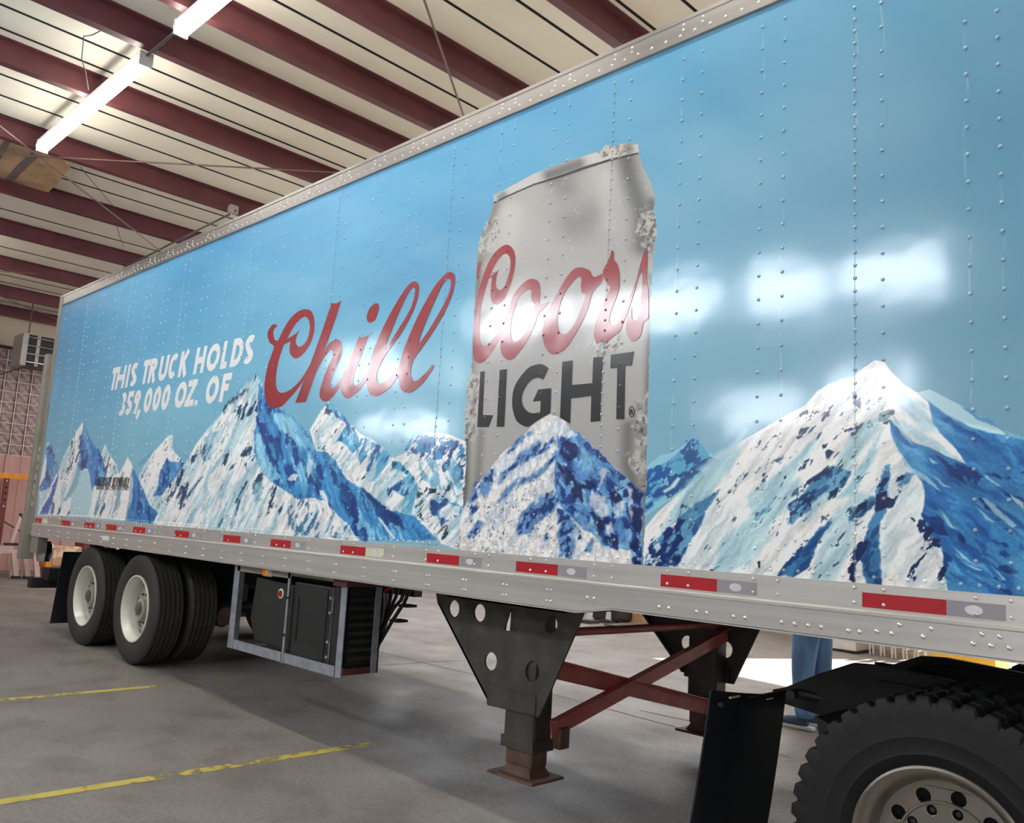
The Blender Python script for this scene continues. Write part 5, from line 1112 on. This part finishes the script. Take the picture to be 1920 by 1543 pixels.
for q in ((765, 1136), (748, 1164)): 
    a = aty(.40, *q); MB().box(a[0] - .05, a[0] + .03, .36, .45, a[2] - .008, a[2] + .008).build('cable_clip', M['chassis_black'], TR)
# ------------------------------------------------------------------ landing gear
def gear(yp, s):
    """gusset plate at yp; s = +1 when the leg stands inboard (+y) of the plate"""
    S = lambda px, py: tuple(aty(.30, px, py)[[0, 2]])
    outer = [S(800, 1092), S(912, 1310), S(920, 1326), S(1010, 1345), S(1104, 1138), ]
    outer = [(-4.03, 1.03), outer[0][:1] and S(820, 1130), S(912, 1310), S(914, 1322), S(1010, 1345), S(1085, 1172), (-2.80, 1.03)]
    holes = [[S(*q) for q in ell(*e, 16)] for e in ((851, 1141, 10, 16), (899, 1149, 11, 17), (920, 1240, 11.5, 17.5), (1033, 1171, 12, 18), (998, 1259, 13, 20))]
    holes.append([S(*q) for q in ((948, 1170), (957, 1140), (970, 1138), (980, 1170), (978, 1186), (946, 1182))])
    MB().plate(outer, holes, XZ, yp, yp + s * .012).build('gusset_plate', M['gear_black'], TR)
    fl_ = MB(); a, b_ = outer[1], outer[2]; fl_.prism([a, b_, (b_[0] + .02, b_[1]), (a[0] + .02, a[1])], XZ, yp - s * .0, yp + s * .05); fl_.build('gusset_flange', M['gear_black'], TR)
    cb = MB(); A = [S(905, 1288), S(912, 1310), S(1006, 1345), S(1000, 1310)]; cb.prism([S(916, 1284), S(914, 1320), S(1004, 1342), S(1006, 1306)], XZ, yp - s * .006, yp + s * .03); cb.build('collar_plate', M['gear_black'], TR)
    x0, x1 = S(941, 1340)[0], S(997, 1345)[0]; y0, y1 = sorted((yp + s * .015, yp + s * .17))
    MB().box(x0, x1, y0, y1, .18, 1.03).build('leg_tube', M['gear_black'], TR, bevel=.02)
    MB().box(x0 + .012, x1 - .012, y0 + .012, y1 - .012, .09, .20).build('inner_leg', M['gear_rust'], TR, bevel=.015)
    MB().box(x0 - .008, x1 + .008, y0 - .006, y1 + .006, .18, .24).build('leg_band', M['gear_black'], TR)
    cx, cy = (x0 + x1) / 2, (y0 + y1) / 2
    ft = MB(); ft.hexa([(cx - .17, cy - .13, .035), (cx + .17, cy - .13, .035), (cx + .17, cy + .13, .035), (cx - .17, cy + .13, .035)], [(cx - .165, cy - .125, .05), (cx + .165, cy - .125, .05), (cx + .165, cy + .125, .05), (cx - .165, cy + .125, .05)])
    ft.hexa([(cx - .11, cy - .085, .05), (cx + .11, cy - .085, .05), (cx + .11, cy + .085, .05), (cx - .11, cy + .085, .05)], [(cx - .08, cy - .06, .10), (cx + .08, cy - .06, .10), (cx + .08, cy + .06, .10), (cx - .08, cy + .06, .10)]); ft.build('foot_plate', M['gear_rust'], TR, bevel=.004)
    return x0, x1
lx0, lx1 = gear(.30, 1); gear(2.30, -1)
bx = lx1 + .03
def brace(p, q, w, name='cross_brace'):
    p, q = Vector(p), Vector(q); d = (q - p).normalized(); u = Vector((0, 0, 1)); u = (u - d * u.dot(d)).normalized(); n = Vector((1, 0, 0))
    m = MB(); a = u * w / 2
    m.hexa([p - a, p + a, p + a + n * .008, p - a + n * .008], [q - a, q + a, q + a + n * .008, q - a + n * .008])
    m.hexa([p + a, p + a + n * .05, p + a + n * .05 - u * .008, p + a - u * .008], [q + a, q + a + n * .05, q + a + n * .05 - u * .008, q + a - u * .008]); return m.build(name, M['brace_red'], TR)
brace((bx, .42, .30), (bx, 2.22, .72), .10); brace((bx - .02, .40, .62), (bx - .02, 2.24, .20), .10)
z0_, z1_ = atx(bx - .05, 1095, 1182)[2], atx(bx - .05, 1330, 1173)[2]
MB().tube([(bx - .05, .335, z0_), (bx - .05, 2.32, z1_)], .024, 12).build('cross_shaft', M['brace_red'], TR)
MB().box(bx - .03, bx + .03, .47, .55, .19, .30).build('brace_bracket', M['gear_rust'], TR, bevel=.006); MB().box(bx - .03, bx + .04, 2.10, 2.22, .17, .30).build('brace_bracket', M['gear_rust'], TR, bevel=.006)
MB().box(-3.9, -2.95, .30, WID - .30, .93, 1.02).build('gear_crossmember', M['chassis_black'], TR)
# ------------------------------------------------------------------ tractor unit (its rear end stands under the nose of the trailer)
mat('wheel_alloy', (164, 157, 148), .30, metal=.85, var=.05, scale=6, coat=.1); mat('tyre_drive', (13, 13, 16), .75, var=.10, scale=12, bump=.06, bscale=80); mat('frame_black', (24, 24, 26), .5, var=.15); mat('hole_dark', (22, 21, 20), .8); mat('grease', (40, 36, 32), .5)
WX, WZ = -1.045, .338; GZ = fz(WX)
TK = thing('road_tractor', 'black rear end of the road tractor under the trailer nose', 'truck', (.6, 1.3, fz(.6)))
def drive_wheel(x, yc, side, outer=True):
    z = fz(x) + .522; R, w, ri = .522, .285, .290; h = w / 2; s = -side; NL = 44; SEG = 6
    def lug(r, a, k, i):
        if r > R - .06 and (k % SEG) in (0, 1): return r - (.020 if r > R - .03 else .010)
        return r
    pr = [(ri, -h * .78), (ri + .012, -h * .86), (ri + .035, -h * .95), (ri + .040, -h * .975), (ri + .048, -h * .96), (ri + .09, -h * 1.0), (ri + .096, -h * 1.012), (ri + .104, -h * 1.0), (R - .075, -h * .985), (R - .045, -h * .97), (R - .018, -h * .93), (R - .002, -h * .86), (R, -h * .5), (R - .014, -h * .46), (R - .014, -h * .40), (R, -h * .36), (R, h * .36), (R - .014, h * .40), (R - .014, h * .46), (R, h * .5), (R - .002, h * .86), (R - .018, h * .93), (R - .045, h * .97), (R - .075, h * .985), (ri + .11, h), (ri + .05, h * .98), (ri + .012, h * .86), (ri, h * .78)]
    ty = MB().lathe(pr, (x, yc, z), NL * SEG, closed=True, rad=lug).build('drive_tyre', M['tyre_drive'], TK, sharp=24)
    if outer:
        rim = MB().lathe([(ri + .004, s * .108), (ri + .002, s * .128), (ri - .006, s * .133), (ri - .016, s * .128), (ri - .024, s * .112), (ri - .034, s * .105), (ri - .052, s * .06), (ri - .058, s * .035), (ri - .066, s * .02), (ri - .07, s * -.02)], (x, yc, z), 64).build('rim', M['wheel_alloy'], ty, sharp=50)
        disc = MB(); holes = [ell(x + .186 * math.cos(q), z + .186 * math.sin(q), .0255, .0255, 16) for q in [2 * math.pi * (k + .18) / 10 for k in range(10)]] + [ell(x + .136 * math.cos(q), z + .136 * math.sin(q), .0175, .0175, 12) for q in [2 * math.pi * (k + .1) / 10 for k in range(10)]] + [ell(x, z, .092, .092, 24)]
        disc.plate(ell(x, z, ri - .05, None, 48), holes, XZ, yc + s * .034, yc + s * .018); disc.build('disc', M['wheel_alloy'], ty, bevel=.003)
        MB().lathe([(.155, s * .034), (.158, s * .041), (.165, s * .041), (.168, s * .034)], (x, yc, z), 48).build('disc_ring', M['wheel_alloy'], ty)
        MB().lathe([(ri - .05, s * -.02), (0, s * -.02)], (x, yc, z), 24).build('wheel_back', M['hole_dark'], ty)
        for k in range(10):
            q = 2 * math.pi * (k + .1) / 10; MB().lathe([(0, s * .026), (.010, s * .025), (.012, s * -.01)], (x + .136 * math.cos(q), yc, z + .136 * math.sin(q)), 6).build('lug_nut', M['grease'], ty)
        MB().lathe([(0, s * .085), (.05, s * .083), (.07, s * .07), (.08, s * .03), (.088, s * .0)], (x, yc, z), 24).build('hub', M['grease'], ty)
    return ty
for ax in (WX, WX + 1.32):
    drive_wheel(ax, .145, 1); drive_wheel(ax, .49, 1, False); drive_wheel(ax, 2.455, -1); drive_wheel(ax, 2.11, -1, False)
    MB().tube([(ax, .5, fz(ax) + .52), (ax, 2.1, fz(ax) + .52)], .08, 14).build('axle', M['frame_black'], TK)
F = lambda px, py: tuple(aty(.85, px, py)[[0, 2]])
rail = [F(1452, 1292), F(1475, 1288), F(1540, 1262), F(1600, 1243), F(1650, 1247), F(1740, 1266), F(1830, 1285), (2.6, F(1830, 1285)[1] - .05), (2.6, .50), (-1.45, .50), (-1.75, .56), F(1452, 1312)]
for y, dz in ((.83, 0), (1.70, -.022)): MB().prism([(a, b - (-dz if b > .6 else 0)) for a, b in rail], XZ, y, y + .045).build('frame_rail', M['frame_black'], TK, bevel=.003); MB().box(-1.55, 2.6, y - .03, y + .075, .755, .770).build('rail_flange', M['frame_black'], TK)
MB().box(-1.72, -1.60, .86, 1.72, .52, .74).build('end_crossmember', M['frame_black'], TK)
MB().lathe([(0, .86), (.48, .86), (.52, .84), (.50, .80), (0, .80)], (.25, 1.3, 0), 28, 'z').build('fifth_wheel', M['grease'], TK)
for y, sg in ((.10, 1), (1.87, 1)):
    # hanger and curved flap behind the drive tyre
    MB().tube([(-1.90, y + .58, .66), (-1.93, y + .70, .655), (-1.80, .86 if y < 1 else 1.73, .64)], .022, 10).build('flap_hanger', M['frame_black'], TK)
    MB().box(-1.955, -1.93, y + .04, y + .62, .655, .672).build('hanger_bar', M['frame_black'], TK)
    fb = MB(); n = 14; W = 6
    for side in (0, 1):
        for i in range(n + 1):
            t = i / n; xx = -1.94 - .045 * t - .03 * t * t; zz = .715 - .72 * t
            for j in range(W + 1):
                u = j / W; edge = .05 * (1 - u) ** 6
                fb.v.append((xx - edge - side * .008, y + .045 + .575 * u - .07 * t, zz - .065 * u))
    N = (n + 1) * (W + 1)
    for i in range(n):
        for j in range(W):
            a = i * (W + 1) + j
            if i == 0 and j in (1, 2, 4): pass
            fb.face([a, a + 1, a + W + 2, a + W + 1], True); fb.face([N + a, N + a + W + 1, N + a + W + 2, N + a + 1], True)
    for i in range(n):
        a = i * (W + 1); fb.face([a, a + W + 1, N + a + W + 1, N + a]); a += W; fb.face([a, N + a, N + a + W + 1, a + W + 1])
    for j in range(W): fb.face([j, N + j, N + j + 1, j + 1]); a = n * (W + 1) + j; fb.face([a, a + 1, N + a + 1, N + a])
    f = fb.build('mud_flap', M['flap_black'], TK, label='long curved black mud flap')
    for u0, u1 in ((.12, .26), (.38, .56), (.68, .78)): MB().box(-1.945, -1.9375, y + .045 + .575 * u0, y + .045 + .575 * u1, .690 - .065 * u0, .697 - .065 * u0).build('flap_slot', M['white_ring'], f)
# quarter guard just behind the tyre
qg = MB(); qg.prism([(-1.70, .62), (-1.64, .60), (-1.63, .42), (-1.66, .40), (-1.69, .56)], XZ, .52, .83); qg.build('spray_guard', M['frame_black'], TK)

# ------------------------------------------------------------------ left end of the shop
mat('orange_paint', (226, 142, 40), .5, var=.08); mat('rack_brown', (112, 52, 50), .5, var=.1); mat('pale_pink', (206, 176, 170), .55, var=.05); mat('crate_print', (200, 150, 118), .6, var=.2, scale=5, col2=(232, 204, 176), mixlo=.46, mixhi=.56); mat('heater_grey', (168, 164, 158), .4, metal=.4); mat('heater_dark', (26, 25, 25), .4); mat('white_plastic', (226, 222, 220), .45); mat('strap_brown', (92, 60, 52), .6); mat('card', (196, 150, 108), .8, var=.06); mat('sign_yellow', (250, 196, 70), .6, var=.03); mat('steel_pale', (212, 212, 214), .35, metal=.5)
pr = thing('pallet_rack', 'orange pallet rack beam on brown uprights against the pink wall', 'pallet rack', (-18.2, 1.0, 0))
MB().box(-18.24, -18.18, -.9, 2.30, 1.80, 1.90).build('beam', M['orange_paint'], pr, bevel=.004); MB().box(-18.9, -18.84, -.9, 2.30, 1.80, 1.90).build('beam', M['orange_paint'], pr, bevel=.004)
for y in (1.60, -.9):
    for x in (-18.24, -18.90):
        u = MB().box(x, x + .07, y, y + .085, 0, 1.80).build('upright', M['rack_brown'], pr)
        for k in range(8): MB().box(x + .069, x + .0715, y + .03, y + .055, 1.50 + .12 * (k - 1) - .6 * (k > 3), 1.53 + .12 * (k - 1) - .6 * (k > 3)).build('slot', M['white_plastic'], u)
MB().box(-18.20, -18.17, 1.30, 1.42, 1.90, 2.35).build('end_guard', M['orange_paint'], pr)
hx = -18.0
he = thing('unit_heater', 'grey unit heater with dark louvres hung beside the trailer rear', 'heater', (hx, 1.95, 3.98))
MB().box(hx - .55, hx, 1.60, 2.60, 3.98, 4.58).build('casing', M['heater_dark'], he)
MB().box(hx - .56, hx + .05, 1.52, 1.62, 3.96, 4.59).build('side_panel', M['heater_grey'], he, bevel=.006); MB().box(hx - .56, hx + .05, 2.58, 2.68, 3.96, 4.59).build('side_panel', M['heater_grey'], he, bevel=.006)
for z in (4.06, 4.22, 4.38, 4.54): MB().hexa([(hx + .01, 1.62, z - .012), (hx + .01, 2.58, z - .012), (hx + .07, 2.58, z - .035), (hx + .07, 1.62, z - .035)], [(hx + .01, 1.62, z + .012), (hx + .01, 2.58, z + .012), (hx + .07, 2.58, z - .012), (hx + .07, 1.62, z - .012)]).build('louvre', M['chrome'], he)
MB().box(hx - .01, hx + .02, 1.78, 1.84, 3.98, 4.58).build('mullion', M['heater_grey'], he)
for y in (1.7, 2.5): MB().tube([(hx - .3, y, 4.58), (hx - .3, y, 5.265)], .012, 8).build('hanger_rod', M['rod_steel'], he)
bn = thing('work_bench', 'low pale work bench with slatted legs below the orange beam', 'bench', (-17.85, 1.4, 0))
MB().box(-18.1, -17.6, .6, 2.00, .42, .50).build('top', M['pale_pink'], bn, bevel=.005); MB().box(-18.1, -17.6, .6, 1.75, .50, .56).build('shelf_board', M['pale_pink'], bn)
for y in (.7, 1.1, 1.5, 1.75, 1.92): MB().box(-17.66, -17.61, y, y + .05, 0, .42).build('leg', M['pale_pink'], bn)
for x in (-18.05,):
    for y in (.7, 1.9): MB().box(x, x + .05, y, y + .05, 0, .42).build('leg', M['pale_pink'], bn)
a = atx(-17.8, 22, 1010); b = atx(-17.95, 38, 968)
fs = thing('folding_jack', 'small pale lever tool leaning on the bench beside the trailer', 'tool', (a[0], a[1], .565))
MB().tube([(a[0], a[1], .60), (b[0], b[1], b[2])], .035, 8).build('arm', M['pale_pink'], fs); MB().tube([(b[0], b[1], b[2] - .03), (b[0], b[1] + .02, b[2] + .05)], .04, 8).build('grip', M['chassis_black'], fs); MB().box(a[0] - .1, a[0] + .1, a[1] - .1, a[1] + .12, .5605, .605).build('base', M['chassis_black'], fs)
rod('tie_cable', [atx(-18.4, -20, 962), atx(-18.4, 42, 998)], .014, M['strap_brown'], 'dark diagonal cable in front of the pink wall by the trailer', 'cable')
rod('tie_cable', [atx(-18.6, -20, 708), atx(-18.6, 52, 686)], .014, M['strap_brown'], 'dark cable slanting across the gridded block window', 'cable')
for k, (px, lab) in enumerate(((30, 'left of the two pale short posts standing on the floor behind the trailer corner'), (52, 'right of the two pale short posts standing behind the trailer corner'), (70, 'pale short post standing alone behind the trailer bumper'))):
    g = atx(-17.2 + .1 * k, px, 1079); t = thing('short_post', lab, 'post', (g[0], g[1], 0), 'pale posts by the rear corner')
    MB().hexa([(g[0] - .04, g[1] - .04, .05), (g[0] + .04, g[1] - .04, .05), (g[0] + .04, g[1] + .04, .05), (g[0] - .04, g[1] + .04, .05)], [(g[0] - .04, g[1] - .13, .46), (g[0] + .04, g[1] - .13, .46), (g[0] + .04, g[1] - .05, .46), (g[0] - .04, g[1] - .05, .46)]).build('shaft', M['pale_pink'], t); MB().box(g[0] - .06, g[0] + .06, g[1] - .06, g[1] + .06, 0, .05).build('foot', M['chassis_black'], t)
cr = thing('printed_crate', 'marbled peach crate with orange frame seen under the trailer rear', 'crate', (-17.2, 2.5, 0))
MB().box(-17.5, -17.0, 2.24, 2.74, .24, .60).build('body', M['crate_print'], cr, bevel=.02); MB().box(-17.5, -17.0, 2.14, 2.24, .20, .60).build('frame', M['orange_paint'], cr, bevel=.01); MB().box(-17.45, -17.02, 2.2, 2.7, 0, .24).build('pallet', M['card'], cr)
t = thing('drum_cabinet', 'brown cabinet standing right of the peach crate behind the wheels', 'cabinet', (-17.4, 2.98, 0)); MB().box(-17.6, -17.2, 2.80, 3.25, .02, .85).build('body', M['rack_brown'], t, bevel=.01); MB().box(-17.2, -17.19, 2.83, 3.22, .1, .8).build('door', M['rack_brown'], t); MB().box(-17.6, -17.2, 2.80, 3.25, 0, .03).build('plinth', M['chassis_black'], t)
t = thing('leaning_panel', 'pale lilac panel with purple edge leaning beside the brown cabinet', 'panel', (-17.2, 3.5, 0)); mat('lilac', (196, 190, 206), .5); mat('purple', (86, 70, 130), .5); MB().box(-17.25, -17.2, 3.32, 3.9, 0, .7).build('sheet', M['lilac'], t); MB().box(-17.255, -17.195, 3.28, 3.32, 0, .7).build('edge', M['purple'], t)

# ------------------------------------------------------------------ far side of the shop, seen under the trailer
def folding_chair(loc, label, h=.82):
    """folded flat and stood on edge, seen end-on"""
    x, y = loc; z = fz(x); t = thing('folding_chair', label, 'chair', (x, y, z), 'folded chairs stacked at the far wall')
    for k, (dy, dx) in enumerate(((-.19, 0), (.19, 0), (-.15, .03), (.15, .03))): MB().tube([(x + dx + .02, y + dy, z + .012), (x + dx * .5, y + dy, z + (h if k < 2 else h * .72))], .013, 8).build('leg', M['steel_pale'], t)
    MB().box(x - .012, x + .008, y - .18, y + .18, z + h * .76, z + h).build('backrest', M['white_plastic'], t, bevel=.004)
    MB().box(x + .012, x + .036, y - .17, y + .17, z + .14, z + .54).build('seat', M['white_plastic'], t, bevel=.004)
    return t
words_ = ('nearest the white bin', 'second from the white bin', 'third from the white bin', 'second from the doorway', 'nearest the doorway')
for k in range(5):
    folding_chair((-4.90 + .15 * k, 9.25), 'white folded chair stacked on edge by the far wall, %s' % words_[k])
gy = 9.2; gx = -5.35; z = fz(gx)
t = thing('white_bin', 'white slatted bin with four dark vents behind the person', 'bin', (gx, gy, z))
MB().box(gx - .40, gx + .32, gy - .25, gy + .25, z + .02, z + .75).build('body', M['white_plastic'], t, bevel=.01); MB().box(gx - .42, gx + .34, gy - .28, gy + .27, z + .0, z + .03).build('base', M['chassis_black'], t)
for k in range(4): MB().box(gx - .28 + .14 * k, gx - .23 + .14 * k, gy - .253, gy - .249, z + .16, z + .20).build('vent', M['chassis_black'], t)
for k in range(9): MB().box(gx - .37 + .075 * k, gx - .365 + .075 * k, gy - .254, gy - .249, z + .3, z + .7).build('rib', M['steel_pale'], t)
g = atfloor(1830, 1262); t = thing('yellow_crate', 'bright yellow crate standing in the sun above the tractor frame', 'crate', (g[0], g[1] - .2, fz(g[0])))
z = fz(g[0]); MB().box(-4.02, -3.28, 8.95, 9.55, z, z + .62).build('body', M['sign_yellow'], t, bevel=.01); MB().box(-4.04, -3.26, 8.93, 9.57, z + .60, z + .64).build('rim', M['orange_paint'], t, bevel=.008)
g = atfloor(1178, 1181); z = fz(g[0]); t = thing('flat_trolley', 'low white trolley on the floor seen through the landing gear', 'trolley', (g[0], g[1], z))
MB().box(g[0] - .12, g[0] + .12, g[1] - .42, g[1] + .42, z + .035, z + .075).build('deck', M['white_plastic'], t); MB().box(g[0] - .12, g[0] + .12, g[1] - .44, g[1] + .46, z + .075, z + .09).build('rail', M['conduit'], t)
for dx in (-.1, .1):
    for dy in (-.38, .38): MB().lathe([(0, -.012), (.018, -.012), (.018, .012), (0, .012)], (g[0] + dx, g[1] + dy, z + .018), 10, 'x').build('wheel', M['chassis_black'], t)
g = atfloor(1200, 1166); z = fz(g[0]); t = thing('cardboard_box', 'brown cardboard box on the far floor behind the red cross shaft', 'box', (g[0], g[1], z))
MB().box(g[0] - .3, g[0] + .3, g[1] - .35, g[1] + .35, z, z + .5).build('body', M['card'], t, bevel=.005); MB().box(g[0] + .299, g[0] + .302, g[1] - .30, g[1] - .18, z + .15, z + .4).build('label_patch', M['white_plastic'], t); MB().box(g[0] - .3, g[0] + .302, g[1] + .12, g[1] + .2, z + .05, z + .15).build('print_patch', M['tape_red'], t)
for k, px in enumerate((1104, 1141)):
    g = atfloor(px, 1168); z = fz(g[0]); t = thing('floor_fan_stand' if False else 'white_stand', ('slim white stand leaning left of the dark machine behind the landing gear', 'taller white stand leaning between the slim stand and the cardboard box')[k], 'stand', (g[0], g[1], z))
    MB().tube([(g[0], g[1], z + .05), (g[0] + .02, g[1] + .10, z + .65)], .045 + .01 * k, 10).build('post', M['white_plastic'], t); MB().box(g[0] - .12, g[0] + .12, g[1] - .12, g[1] + .12, z, z + .05).build('foot', M['conduit'], t)
g = atfloor(1165, 1165); z = fz(g[0]); t = thing('floor_machine', 'dark floor machine standing left of the cardboard box', 'machine', (g[0], g[1], z))
MB().box(g[0] - .25, g[0] + .25, g[1] - .45, g[1] + .12, z + .04, z + .30).build('body', M['plastic_edge'], t, bevel=.03); MB().lathe([(0, .34), (.1, .34), (.15, .28), (.16, .0), (0, 0)], (g[0], g[1] - .1, z + .28), 16, 'z').build('motor', M['chassis_black'], t)
for dy in (-.35, .02): MB().lathe([(0, -.25), (.045, -.25), (.045, .25), (0, .25)], (g[0], g[1] + dy, z + .045), 12, 'x').build('roller', M['chassis_black'], t)

# ------------------------------------------------------------------ person standing beyond the trailer
mat('denim', (108, 148, 196), .85, var=.25, scale=9, bump=.25, bscale=22, stretch=(1, 1, .35)); mat('shirt', (44, 46, 56), .85); mat('plaid', (204, 96, 78), .85, var=.2, scale=30); mat('skin', (206, 160, 136), .6); mat('hair', (58, 44, 36), .8); mat('shoe', (74, 92, 116), .7); mat('sole', (232, 232, 232), .6)
sx, sy, sz_ = -3.42, 3.78, fz(-3.42)
PE = thing('person', 'person in blue jeans and blue white-soled shoes standing beyond the trailer', 'person', (sx, sy, sz_))
def skin_mesh(name, verts, edges, radii, m, parent, sub=2, root=0):
    me = bpy.data.meshes.new(name); off = root_of(parent).location
    me.from_pydata([(x - off[0], y - off[1], z - off[2]) for x, y, z in verts], edges, []); o = link_mesh(name, me, None, parent)
    md = o.modifiers.new('skin', 'SKIN'); md.use_smooth_shade = True
    sv = me.skin_vertices[0] if me.skin_vertices else None
    if sv is None:
        bm = bmesh.new(); bm.from_mesh(me); bm.verts.layers.skin.verify(); bm.to_mesh(me); bm.free(); sv = me.skin_vertices[0]
    for i, r in enumerate(radii): sv.data[i].radius = (r, r) if not isinstance(r, tuple) else r; sv.data[i].use_root = (i == root)
    sm = o.modifiers.new('subsurf', 'SUBSURF'); sm.levels = sub; sm.render_levels = sub
    dg = bpy.context.evaluated_depsgraph_get(); ev = bpy.data.meshes.new_from_object(o.evaluated_get(dg)); o.modifiers.clear(); o.data = ev; ev.materials.clear(); ev.materials.append(m)
    ev.polygons.foreach_set('use_smooth', [True] * len(ev.polygons)); return o
def P_(dx, dy, z): return (sx + dx, sy + dy, sz_ + z)
# facing roughly along the trailer (-x); legs a little apart, weight on the far leg
body = [P_(.16, .05, .98), P_(.16, .05, 1.10), P_(.15, .05, 1.28), P_(.14, .05, 1.42), P_(.13, .05, 1.50), P_(.10, .05, 1.57), P_(.09, .05, 1.66), P_(.08, .05, 1.74),
        P_(.14, -.12, 1.42), P_(.16, -.22, 1.36), P_(.18, -.25, 1.10), P_(.08, -.24, .92), P_(.02, -.23, .86),
        P_(.14, .22, 1.42), P_(.16, .32, 1.36), P_(.18, .35, 1.10), P_(.10, .34, .90), P_(.06, .33, .84),
        P_(.16, -.05, .92), P_(.12, -.05, .50), P_(.14, -.05, .10), P_(.16, .15, .92), P_(.17, .16, .50), P_(.20, .16, .10)]
be = [(0, 1), (1, 2), (2, 3), (3, 4), (4, 5), (5, 6), (6, 7), (3, 8), (8, 9), (9, 10), (10, 11), (11, 12), (3, 13), (13, 14), (14, 15), (15, 16), (16, 17), (0, 18), (18, 19), (19, 20), (0, 21), (21, 22), (22, 23)]
rr = [(.16, .12), (.15, .11), (.17, .12), (.15, .11), .06, .062, .095, .075, .09, .065, .05, .04, .035, .09, .065, .05, .04, .035, .085, .055, .04, .085, .055, .04]
skin_mesh('body', body, be, rr, M['skin'], PE)
skin_mesh('shirt', [body[0], body[1], body[2], body[3], body[8], body[9], body[10], body[13], body[14], body[15]], [(0, 1), (1, 2), (2, 3), (3, 4), (4, 5), (5, 6), (3, 7), (7, 8), (8, 9)], [(.185, .145), (.175, .14), (.195, .145), (.17, .13), .11, .085, .07, .11, .085, .07], M['plaid'], PE)
skin_mesh('jeans', [P_(.16, .05, .98), P_(.16, -.045, .90), P_(.14, -.05, .68), P_(.12, -.05, .48), P_(.13, -.05, .26), P_(.15, -.05, .07), P_(.16, .145, .90), P_(.165, .155, .68), P_(.17, .16, .48), P_(.19, .16, .26), P_(.21, .16, .07)], [(0, 1), (1, 2), (2, 3), (3, 4), (4, 5), (0, 6), (6, 7), (7, 8), (8, 9), (9, 10)], [(.18, .14), .125, .115, .098, .09, .09, .125, .115, .098, .09, .09], M['denim'], PE)
for dx, dy in ((.11, -.05), (.17, .16)):
    skin_mesh('shoe', [P_(dx + .06, dy, .06), P_(dx - .03, dy, .055), P_(dx - .12, dy - .01, .045), P_(dx - .17, dy - .012, .04)], [(0, 1), (1, 2), (2, 3)], [.048, .05, .046, .035], M['shoe'], PE, 2, 1)
    so = MB(); so.prism([(sx + dx + .11, sy + dy - .03), (sx + dx + .11, sy + dy + .03), (sx + dx - .02, sy + dy + .045), (sx + dx - .16, sy + dy + .04), (sx + dx - .21, sy + dy - .01), (sx + dx - .16, sy + dy - .055), (sx + dx - .02, sy + dy - .045)], XY, sz_, sz_ + .026); so.build('sole', M['sole'], PE, bevel=.004)
hd = MB().lathe([(.0, .115), (.05, .105), (.088, .06), (.097, .0), (.09, -.05), (.07, -.09)], (sx + .095, sy + .05, sz_ + 1.70), 18, 'z'); hd.build('hair', M['hair'], PE)
for s in (-1, 1): MB().lathe([(0, -.008), (.012, -.004), (.014, .002)], (sx - .005, sy + .05 + .033 * s, sz_ + 1.67), 8, 'x').build('eye', M['sole'], PE)
MB().tube([(sx - .005, sy + .05, sz_ + 1.67), (sx - .03, sy + .05, sz_ + 1.635)], [.008, .014], 8).build('nose', M['skin'], PE); MB().tube([(sx - .0, sy + .025, sz_ + 1.60), (sx - .008, sy + .05, sz_ + 1.598), (sx - .0, sy + .075, sz_ + 1.60)], .006, 6).build('mouth', M['plaid'], PE)
for dy, fx in ((-.23, .02), (.33, .06)):
    for k in range(5):
        o = (k - 2) * .017; L = (.05, .07, .075, .07, .055)[k]
        skin_mesh('finger', [P_(fx, dy + o, .85), P_(fx - .01, dy + o, .85 - L * .6), P_(fx - .004, dy + o, .85 - L)], [(0, 1), (1, 2)], [.011, .009, .008], M['skin'], PE, 1)
